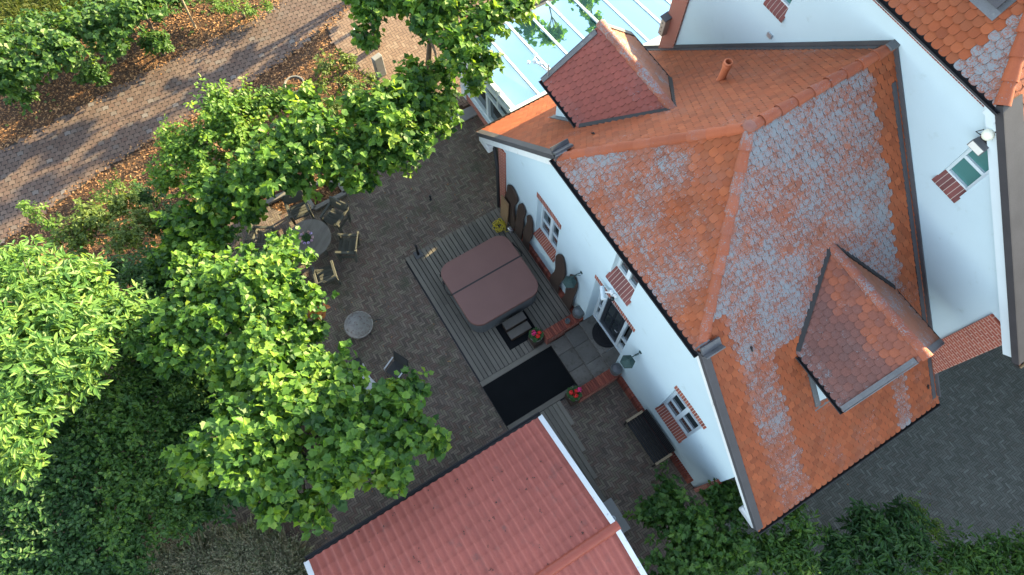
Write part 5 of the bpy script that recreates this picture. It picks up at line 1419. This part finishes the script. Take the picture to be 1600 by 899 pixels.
def instance_leaves(name, kind, pos, nrm, direc, size, mat, parent=None, rnd=None):
    """pos, nrm, direc: (N,3) arrays; one leaf per row."""
    V, F_ = leaf_template(kind); Nn = len(pos)
    d = direc - nrm * (direc * nrm).sum(1, keepdims=True); d /= np.linalg.norm(d, axis=1, keepdims=True) + 1e-9
    x = np.cross(d, nrm)
    P = pos[:, None, :] + size[:, None, None] * (V[None, :, 0:1] * x[:, None, :] + V[None, :, 1:2] * d[:, None, :] + V[None, :, 2:3] * nrm[:, None, :])
    P = P.reshape(-1, 3)
    if parent is not None: P = P - np.array(root_loc(parent))
    nv = len(V); loops = np.concatenate([np.array(f) for f in F_]); fl = [len(f) for f in F_]
    LV = (loops[None, :] + (np.arange(Nn) * nv)[:, None]).ravel()
    tot = np.tile(np.array(fl), Nn); start = np.concatenate([[0], np.cumsum(tot)[:-1]])
    me = bpy.data.meshes.new(name)
    me.vertices.add(len(P)); me.vertices.foreach_set('co', P.ravel().astype(np.float32))
    me.loops.add(len(LV)); me.loops.foreach_set('vertex_index', LV.astype(np.int32))
    me.polygons.add(len(tot)); me.polygons.foreach_set('loop_start', start.astype(np.int32)); me.polygons.foreach_set('loop_total', tot.astype(np.int32))
    r = rng.random(Nn) if rnd is None else rnd
    me.update(calc_edges=True)
    me.attributes.new('rnd', 'FLOAT', 'FACE').data.foreach_set('value', np.repeat(r, len(F_)).astype(np.float32))
    me.materials.append(mat)
    o = bpy.data.objects.new(name, me); COL.objects.link(o)
    if parent is not None: o.parent = parent
    return o

def unit(a): return a / (np.linalg.norm(a, axis=1, keepdims=True) + 1e-9)

def sprays(blobs, per_m2, nleaf, spread, up=.6, zmin=.15, shell=.55, flat=.8):
    """Leaf positions grouped in short sprays that stick out of a few soft lobes."""
    pos, nr, dr, tone = [], [], [], []
    for (c, r) in blobs:
        c = np.array(c); n = max(3, int(per_m2 * 4 * math.pi * r * r * .55))
        d = unit(rng.normal(size=(n, 3))); d[:, 2] = np.where(rng.random(n) < .72, np.abs(d[:, 2]), d[:, 2])
        k = rng.random(n) ** shell * (1 + .30 * rng.normal(size=n).clip(-1, 2.0))
        tip = c + d * (r * k)[:, None] * np.array([1, 1, flat])
        tip = tip[tip[:, 2] > zmin]; d = d[:len(tip)] if len(tip) == n else unit(tip - c)
        for t, dd in zip(tip, d):
            ax = dd + np.array([0, 0, .35]) + rng.normal(size=3) * .35; ax /= np.linalg.norm(ax)
            m = max(2, int(nleaf * rng.uniform(.6, 1.4)))
            s_ = rng.random(m); off = unit(rng.normal(size=(m, 3)))
            p = t + ax * ((s_ - .7) * spread * 2.0)[:, None] + off * (spread * .55 * rng.random(m) ** .5)[:, None]
            nn_ = np.array([0, 0, up]) + dd * .4 + np.array(SUN_DIR) * .42 + rng.normal(size=(m, 3)) * .52
            pos.append(p); nr.append(nn_); dr.append(off + ax * .6 + np.array([0, 0, -.25])); tone.append(np.clip(rng.normal(.48, .2) + rng.normal(size=m) * .2, 0, 1))
    pos, nr, dr, tone = np.concatenate(pos), unit(np.concatenate(nr)), unit(np.concatenate(dr)), np.concatenate(tone)
    k = pos[:, 2] > zmin
    return pos[k], nr[k], dr[k], tone[k]

def trunk(parent, base, blobs, r0=.11, split=.55, mat='bark_trunk', name='trunk'):
    b = MB(); base = np.array(base, float)
    top = np.mean([c for c, r in blobs], axis=0); k = base + (top - base) * split; k[:2] = base[:2] + (top[:2] - base[:2]) * .25
    b.tube([base - np.array([0, 0, .1]), base + (k - base) * .5 + rng.normal(size=3) * .03, k], [r0 * 1.25, r0, r0 * .8], 10)
    for c, r in blobs:
        c = np.array(c); mid = k + (c - k) * .5 + np.array([0, 0, .15]) + rng.normal(size=3) * .06
        b.tube([k, mid, c], [r0 * .55, r0 * .38, r0 * .16], 7)
        for q in range(5):
            d = rng.normal(size=3); d[2] = abs(d[2]) * .6; d /= np.linalg.norm(d); e = c + d * r * .85
            b.tube([mid * .4 + c * .6, (c + e) / 2 + rng.normal(size=3) * .04, e], [r0 * .16, r0 * .1, r0 * .04], 5)
    return b.build(name, M[mat], parent)

def px_blobs(lst): return [(at(u, v, z), r) for u, v, z, r in lst]

def tree(name, label, cat, spec, base, leaf, mat, size, per_m2=9, nleaf=9, spread=.22, group=None, r0=.1, up=.6, zmin=.3, extra=None, flat=.8, crown='crown', shell=.55):
    bl = px_blobs(spec) if len(spec[0]) == 4 else spec
    t = thing(name, label, cat, (base[0], base[1], 0), group=group)
    trunk(t, (base[0], base[1], 0), bl, r0)
    p, n, d, tone = sprays(bl, per_m2, nleaf, spread, up, zmin, shell, flat)
    instance_leaves(crown, leaf, p, n, d, size * rng.uniform(.6, 1.25, len(p)), M[mat], t, tone)
    if extra:
        for (u, v, z, r, m_, lf, k, sz) in extra:
            p, n, d, tone = sprays([(at(u, v, z), r)], 70, k, .12, up, zmin)
            instance_leaves('twig', lf, p, n, d, sz * rng.uniform(.7, 1.2, len(p)), M[m_], t, tone)
    return t
PG = 'plane trees round the patio'
tree('plane_tree', 'plane tree overhanging the corner of the conservatory glass roof', 'tree',
     [(690, 25, 4.6, .95), (722, 75, 4.5, .85), (760, 105, 4.4, .55), (660, 45, 4.2, .5), (765, 25, 4.9, .7), (690, 115, 3.8, .5), (812, 8, 5.0, .5), (640, 5, 4.5, .6), (720, -30, 5, 1.0), (745, 135, 4.1, .3)], at(668, 118)[:2], 'maple', 'plane_leaf', .185, 14, 11, .2, PG)
tree('plane_tree', 'plane tree at the road corner, reaching down beside the stone post', 'tree',
     [(580, 20, 4.4, .6), (572, 62, 4.1, .42), (590, -25, 4.6, .8), (612, 8, 4.4, .4), (562, 0, 4.5, .35), (650, -60, 4.9, .9)], at(590, 70)[:2], 'maple', 'plane_leaf', .185, 18, 11, .2, PG)
tree('plane_tree', 'plane tree between the conservatory and the picket fence, shading the patio edge', 'tree',
     [(640, 150, 4.0, .8), (605, 190, 4.2, .85), (680, 165, 3.8, .55), (650, 225, 3.7, .62), (560, 170, 3.9, .62), (605, 245, 3.5, .5), (702, 155, 3.5, .3), (560, 225, 3.8, .62), (655, 120, 3.9, .45), (575, 285, 3.3, .3), (660, 182, 2.6, .8), (630, 200, 2.9, .85), (610, 230, 2.6, .7), (688, 190, 2.5, .5), (645, 215, 2.3, .6), (600, 215, 2.2, .7), (575, 245, 2.5, .5), (520, 265, 2.4, .5)], at(610, 215)[:2], 'maple', 'plane_leaf', .18, 20, 13, .2, PG)  # low lobes under the crown added to keep sun off the table
tree('plane_tree', 'plane tree above the teak armchairs beside the bright round hornbeam', 'tree',
     [(485, 205, 4.2, .85), (440, 245, 4.2, .85), (520, 245, 4.0, .7), (555, 280, 3.5, .38), (480, 160, 3.8, .5), (395, 285, 3.9, .7), (350, 315, 3.6, .7), (300, 345, 3.2, .6), (455, 285, 3.7, .5), (275, 380, 2.9, .4), (340, 370, 3.2, .55), (385, 330, 3.4, .5), (255, 425, 2.9, .45), (300, 400, 3.0, .5)], at(450, 290)[:2], 'maple', 'plane_leaf', .18, 20, 13, .2, PG)
tree('plane_tree', 'sunlit plane tree with one orange twig, between round table and fire bowl', 'tree',
     [(425, 420, 4.6, .75), (390, 460, 4.8, .8), (455, 480, 4.5, .72), (340, 445, 4.5, .6), (490, 520, 4.1, .38), (410, 540, 4.7, .8), (330, 500, 4.6, .8), (455, 550, 4.5, .6), (440, 385, 4.2, .35), (300, 460, 4.3, .5), (260, 500, 4.3, .5), (290, 545, 4.4, .6), (300, 420, 4.2, .5), (245, 540, 4.2, .45), (350, 560, 4.5, .6), (380, 600, 4.4, .5)], at(380, 470)[:2], 'maple', 'plane_leaf', .16, 25, 12, .18, PG,
     extra=[(500, 490, 4.35, .16, 'autumn_leaf', 'maple', 5, .13)])
tree('plane_tree', 'largest plane tree, its dark lower side reaching to the red garage roof', 'tree',
     [(450, 635, 4.9, .9), (375, 680, 4.9, .9), (520, 630, 4.6, .85), (600, 635, 4.2, .75), (655, 680, 3.9, .5), (540, 700, 4.4, .9), (440, 735, 4.4, .85), (325, 720, 4.5, .65), (600, 695, 4.1, .7), (480, 795, 3.7, .5), (650, 605, 4.0, .3), (420, 590, 4.9, .7), (510, 585, 4.6, .55), (685, 690, 3.6, .28), (530, 760, 3.9, .45), (420, 790, 3.8, .45), (300, 735, 4.3, .4), (610, 745, 3.6, .35)], at(500, 700)[:2], 'maple', 'plane_leaf', .185, 18, 13, .20, PG, r0=.13)
tree('hornbeam', 'bright green round hornbeam with fine leaves at the road bed', 'tree',
     [(350, 190, 3.9, .8), (290, 235, 3.6, .8), (400, 170, 3.6, .65), (330, 280, 3.3, .75), (435, 160, 3.4, .45), (262, 280, 3.1, .5), (385, 225, 3.6, .6), (345, 160, 3.9, .5)], at(340, 250)[:2], 'oval', 'hornbeam_leaf', .13, 38, 13, .15)
tree('walnut_tree', 'big pale green walnut tree with long leaflets at the left edge', 'tree',
     [(60, 475, 5.2, 1.2), (30, 575, 5.3, 1.2), (120, 440, 4.7, .75), (20, 420, 4.7, .8), (105, 530, 4.9, .9), (15, 680, 4.9, .8), (150, 510, 4.5, .55), (-30, 520, 5.2, 1.2), (60, 630, 4.8, .8), (165, 470, 4.2, .4), (195, 490, 4.3, .5), (150, 560, 4.4, .5), (210, 530, 4.1, .4), (110, 590, 4.6, .6), (30, 730, 4.4, .5)], at(50, 560)[:2], 'lance', 'walnut_leaf', .21, 17, 18, .22, r0=.15)
SG = 'dark evergreen shrubs at the lower left'
def shrub(label, spec, mat='laurel_leaf', leaf='oval', size=.11, per=48, nleaf=11, spread=.13, group=None, name='shrub', cat='shrub', flat=.8, up=.6, shell=.5):
    bl = px_blobs(spec); b = np.mean([c for c, r in bl], axis=0)
    return tree(name, label, cat, bl, b[:2], leaf, mat, size, per, nleaf, spread, group, r0=.05, zmin=.02, flat=flat, up=up, shell=shell)
shrub('dark evergreen shrub in the middle of the lower-left shrubbery', [(200, 620, 2.9, 1.0), (250, 660, 2.8, .9), (170, 680, 2.8, .9), (290, 610, 2.9, .7), (230, 570, 2.9, .7)], group=SG)
shrub('dark evergreen shrub below the walnut tree at the left edge', [(60, 760, 2.8, 1.0), (110, 720, 2.8, .9), (115, 655, 2.7, .8), (85, 690, 2.6, .8), (150, 640, 2.6, .6), (20, 800, 2.6, .9), (130, 790, 2.6, .8)], 'deep_leaf', group=SG)
shrub('dark evergreen shrub left of the airy dry grass', [(240, 760, 2.6, 1.0), (200, 820, 2.5, .9), (300, 730, 2.5, .7), (280, 800, 2.2, .7), (190, 740, 2.6, .8)], group=SG)
shrub('dark evergreen shrub at the bottom left corner', [(60, 870, 2.4, 1.0), (130, 870, 2.4, .9), (190, 890, 2.2, .8), (0, 900, 2.4, .9)], 'deep_leaf', group=SG)
shrub('deep green shrub in the gap between the walnut and the sunlit plane tree', [(235, 430, 2.6, .8), (210, 500, 2.8, .8), (280, 420, 2.5, .6), (190, 545, 2.9, .6), (250, 470, 2.6, .7), (185, 425, 2.3, .5), (280, 545, 3.0, .7)], 'deep_leaf')
shrub('olive green shrub between the road and the walnut tree', [(150, 345, 1.8, .65), (190, 320, 1.6, .5), (120, 375, 1.7, .55), (200, 370, 1.9, .6), (230, 345, 1.6, .4)], 'olive_leaf', size=.12, per=36, spread=.11)
shrub('small light green maple reaching over the road edge', [(55, 330, 1.9, .32), (80, 350, 1.8, .3), (38, 322, 1.9, .18), (90, 375, 1.6, .25)], 'fresh_leaf', 'lobed', .10, 30, 8, .10, name='small_tree', cat='small tree')
shrub('low yellowish shrub in the near bed below the hornbeam', [(180, 290, .6, .35), (210, 300, .6, .3), (160, 310, .6, .3)], 'fresh_leaf', size=.08, per=26)
TG = 'bushes in the far bed'
shrub('round glossy bush beside the left stake in the far bed', [(146, 112, .7, .42), (160, 120, .5, .3), (132, 122, .5, .3)], 'laurel_leaf', size=.15, per=40, group=TG)
shrub('round glossy bush between the stakes in the far bed', [(245, 62, .7, .42), (258, 70, .5, .28), (232, 70, .5, .28)], 'laurel_leaf', size=.15, per=40, group=TG)
shrub('low light green hedge at the top edge beside the road', [(355, 12, .6, .45), (390, 16, .5, .4), (420, 8, .5, .3), (330, 0, .6, .4)], 'fresh_leaf', size=.09, per=30, group=TG)
tree('plane_tree', 'young dark plane tree at the top left corner above the bushes', 'tree', [(40, 105, 2.6, .8), (95, 85, 2.6, .75), (10, 130, 2.4, .7), (60, 60, 2.5, .6), (-20, 90, 2.6, .9)], at(52, 150)[:2], 'maple', 'laurel_leaf', .17, 18, 11, .18, 'young plane trees beyond the road', r0=.05)
tree('plane_tree', 'young plane tree at the top edge behind the second bush', 'tree', [(150, 45, 2.4, .7), (200, 25, 2.5, .75), (175, 70, 2.2, .55), (240, 12, 2.3, .6), (110, 40, 2.3, .5)], at(195, 90)[:2], 'maple', 'laurel_leaf', .17, 18, 11, .18, 'young plane trees beyond the road', r0=.05)
shrub('leafy shrub beside the round leaf-filled bowl', [(510, 105, .9, .45), (545, 95, .9, .4), (500, 135, .8, .35), (540, 128, .8, .35)], 'olive_leaf', size=.12, per=22)
shrub('low groundcover shrub by the road below the leaf-filled bowl', [(430, 150, .5, .3), (415, 162, .4, .25)], 'fresh_leaf', size=.07, per=30)
RG = 'shrubs along the bottom edge'
shrub('dense lobed-leaf shrub between the red garage and the house', [(1085, 830, 2.3, .85), (1040, 800, 2.1, .55), (1140, 790, 2.2, .55), (1060, 885, 2.1, .75), (1150, 860, 2.2, .75), (1010, 800, 1.9, .35), (1045, 765, 1.8, .28), (1120, 765, 2.0, .35), (1100, 890, 2.2, .7)], 'laurel_leaf', 'lobed', .15, 30, 10, .14, RG)
shrub('slender shrub overlapping the lowest corner of the orange roof', [(1235, 800, 2.6, .4), (1225, 850, 2.3, .5), (1250, 870, 2.2, .5), (1200, 870, 2.1, .5), (1260, 830, 2.3, .35), (1240, 900, 2, .5)], 'laurel_leaf', 'lance', .18, 30, 10, .13, RG)
shrub('dark bamboo-like shrub in the middle of the bottom right edge', [(1370, 830, 2.1, .7), (1320, 860, 2.0, .6), (1420, 850, 2.0, .65), (1380, 885, 1.9, .7), (1340, 820, 1.9, .4), (1300, 890, 1.8, .5), (1410, 805, 1.8, .35)], 'deep_leaf', 'lance', .19, 32, 11, .14, RG)
shrub('dark shrub at the bottom right corner touched by a little sun', [(1500, 870, 2.0, .6), (1550, 870, 2.0, .6), (1595, 860, 2.0, .5), (1520, 895, 1.9, .6), (1600, 895, 1.9, .6), (1460, 890, 1.9, .5)], 'laurel_leaf', 'lance', .17, 30, 10, .13, RG)
shrub('feathery fern-like plant beside the dark bamboo-like shrub', [(1440, 805, 1.2, .3), (1460, 820, 1.1, .28), (1425, 788, 1.2, .25), (1465, 840, 1.0, .25)], 'fresh_leaf', 'lance', .10, 45, 8, .10, name='fern', cat='fern')
shrub('leafy sprig standing up from the shrub near the bench', [(1035, 745, 1.7, .14), (1038, 730, 1.8, .1), (1045, 757, 1.6, .14)], 'laurel_leaf', 'lobed', .12, 30, 7, .1, name='sprig', cat='sprig')
shrub('dark leafy undergrowth along the far bed at the left edge', [(20, 70, 1.2, .7), (70, 45, 1.3, .7), (0, 120, 1.2, .7), (110, 90, .8, .4), (40, 150, .9, .4)], 'laurel_leaf', 'oval', .16, 26, group='undergrowth beyond the road')
shrub('dark leafy undergrowth behind the second round bush at the top edge', [(150, 20, 1.2, .7), (200, 5, 1.3, .7), (250, -5, 1.2, .6), (190, 50, .9, .4), (280, -10, .9, .5)], 'laurel_leaf', 'oval', .16, 26, group='undergrowth beyond the road')
shrub('shady evergreen filling under the sunlit plane tree', [(330, 600, 2.4, .9), (300, 560, 2.6, .8), (350, 650, 2.2, .8), (310, 690, 2.3, .8), (360, 560, 2.4, .7), (350, 750, 1.8, .7), (330, 640, 1.4, .9), (320, 780, 1.7, .6), (330, 580, 1.4, .9)], 'deep_leaf', per=42, size=.16, group=SG)
shrub('low green ground shrub under the hornbeam at the patio corner', [(300, 390, 1.2, .6), (340, 380, 1.2, .5), (265, 350, 1.3, .6), (230, 310, 1.2, .45), (330, 420, 1.2, .4)], 'deep_leaf', group=SG)
shrub('olive shrub in the near bed between the leaf-filled bowl and the planes', [(560, 140, .9, .4), (470, 180, .8, .4), (520, 170, .9, .45), (580, 120, .7, .25)], 'olive_leaf', size=.12, per=22)
# airy dry grass tussocks in the bottom bed
def tussock(label, u, v, R, H, n):
    p = at(u, v, 0); t = thing('ornamental_grass', label, 'grass tussock', (p[0], p[1], 0), group='airy dry grasses by the garage')
    a = rng.random(n) * 6.283; q = R * .3 * rng.random(n) ** .5; pos = np.stack([p[0] + q * np.cos(a), p[1] + q * np.sin(a), np.zeros(n)], 1)
    a2 = a + rng.normal(size=n) * .5; lean = rng.random(n) * .8
    d = unit(np.stack([np.cos(a2) * lean, np.sin(a2) * lean, np.ones(n)], 1)); nr = unit(np.stack([-np.cos(a2), -np.sin(a2), lean], 1))
    instance_leaves('blades', 'blade', pos, nr, d, H * rng.uniform(.6, 1.1, n), M['dry_grass'], t)
    tip = pos + d * (H * rng.uniform(.65, 1.05, n))[:, None]; k = np.repeat(np.arange(n), 14); m = len(k)
    pp = tip[k] + rng.normal(size=(m, 3)) * .09
    instance_leaves('plumes', 'lance', pp, unit(rng.normal(size=(m, 3)) + np.array([0, 0, .6])), unit(rng.normal(size=(m, 3))), rng.uniform(.03, .07, m), M['dry_grass'], t)
for i, (u, v, lab) in enumerate(((330, 885, 'airy dry grass tussock at the bottom edge, left of the garage'), (400, 870, 'airy dry grass tussock in the middle of the three beside the garage'), (450, 895, 'airy dry grass tussock nearest the white garage verge'), (270, 905, 'airy dry grass tussock beside the dark evergreen shrub at the bottom edge'))): tussock(lab, u, v, .9, 1.25, 420)
p = at(468, 893, .5); shrub('small yellow-green plant with pink blossoms at the white garage verge', [(470, 895, .5, .22), (455, 890, .5, .15)], 'fresh_leaf', size=.08, per=40)
# loose grass: lawn beyond the road
n = 60000
xs = -23.3 - rng.random(n) ** 1.2 * 7; ysn = -12 + rng.random(n) * 17
pos = np.stack([xs, ysn, np.full(n, -.04)], 1); k = np.sin(xs * 1.7 + 1.3 * np.sin(ysn * 1.1)) + rng.normal(size=n) * .8 > -.9
pos = pos[k]; m = len(pos)
a = rng.random(m) * 6.283; d = unit(np.stack([np.cos(a) * .8, np.sin(a) * .8, np.ones(m)], 1)); nr = unit(np.stack([-np.cos(a), -np.sin(a), np.full(m, .8)], 1))
tone = np.clip(.5 + .35 * np.sin(pos[:, 0] * 1.3 + 2 * np.sin(pos[:, 1] * .8)) + rng.normal(size=m) * .2, 0, 1)
tag(instance_leaves('grass', 'blade', pos, nr, d, rng.uniform(.14, .34, m) * 1.0, M['lawn_blade'], rnd=tone), kind='stuff')
# weeds and low leaves on the far bed
n = 2600
xs = rng.uniform(-24.0, -20.6, n); ysn = rng.uniform(-12, 6, n); k = (xs < -22.0 + .6 * np.sin(ysn * 1.3)) | (rng.random(n) < .06)
pos = np.stack([xs, ysn, np.full(n, -.03)], 1)[k]; m = len(pos); a = rng.random(m) * 6.283
d = unit(np.stack([np.cos(a), np.sin(a), np.full(m, .5)], 1)); nr = unit(np.stack([-np.cos(a) * .4, -np.sin(a) * .4, np.ones(m)], 1))
tag(instance_leaves('ground_cover', 'oval', pos, nr, d, rng.uniform(.08, .2, m), M['olive_leaf']), kind='stuff')
# trees outside the picture whose shadows fall into it
def plain_tree(label, x, y, zs, R):
    bl = [((x + rng.normal() * R * .5, y + rng.normal() * R * .5, z), R * rng.uniform(.55, .9)) for z in zs]
    tree('plane_tree', label, 'tree', bl, (x, y), 'maple', 'plane_leaf', .27, 7, 9, .22, 'plane trees along the road')
plain_tree('narrow plane tree closest to the top edge beside the road', -20.3, 10.0, (2.8, 3.8, 4.8, 5.8, 6.8), .8)
plain_tree('plane tree further up the road beyond the top edge', -19.4, 12.8, (4.2, 5.4, 6.6, 7.6), .85)
plain_tree('tallest plane tree up the road beyond the top edge', -20.9, 15.5, (7.0, 8.2, 9.4), .75)

for (x, y, R) in ((6.5, 21.5, 2.3), (11.0, 19.5, 2.4), (3.6, 27.5, 2.5), (8.6, 18.5, 2.0), (5.0, 23.5, 2.2), (9.2, 24, 2.4), (3.4, 20.4, 1.5), (4.4, 18.6, 1.3)):  # unseen trees added to block the sun on the driveway
    bl = [((x + rng.normal() * R * .5, y + rng.normal() * R * .4, z), R * rng.uniform(.6, .9)) for z in (2.6, 4.0, 5.4, 6.6, 7.6, 8.4)]
    tree('unseen_shade_tree', 'tall unseen tree added beyond the driveway to shade it', 'tree', bl, (x, y), 'oval', 'laurel_leaf', .55, 9, 9, .3, 'unseen trees added to shade the driveway', r0=.2)
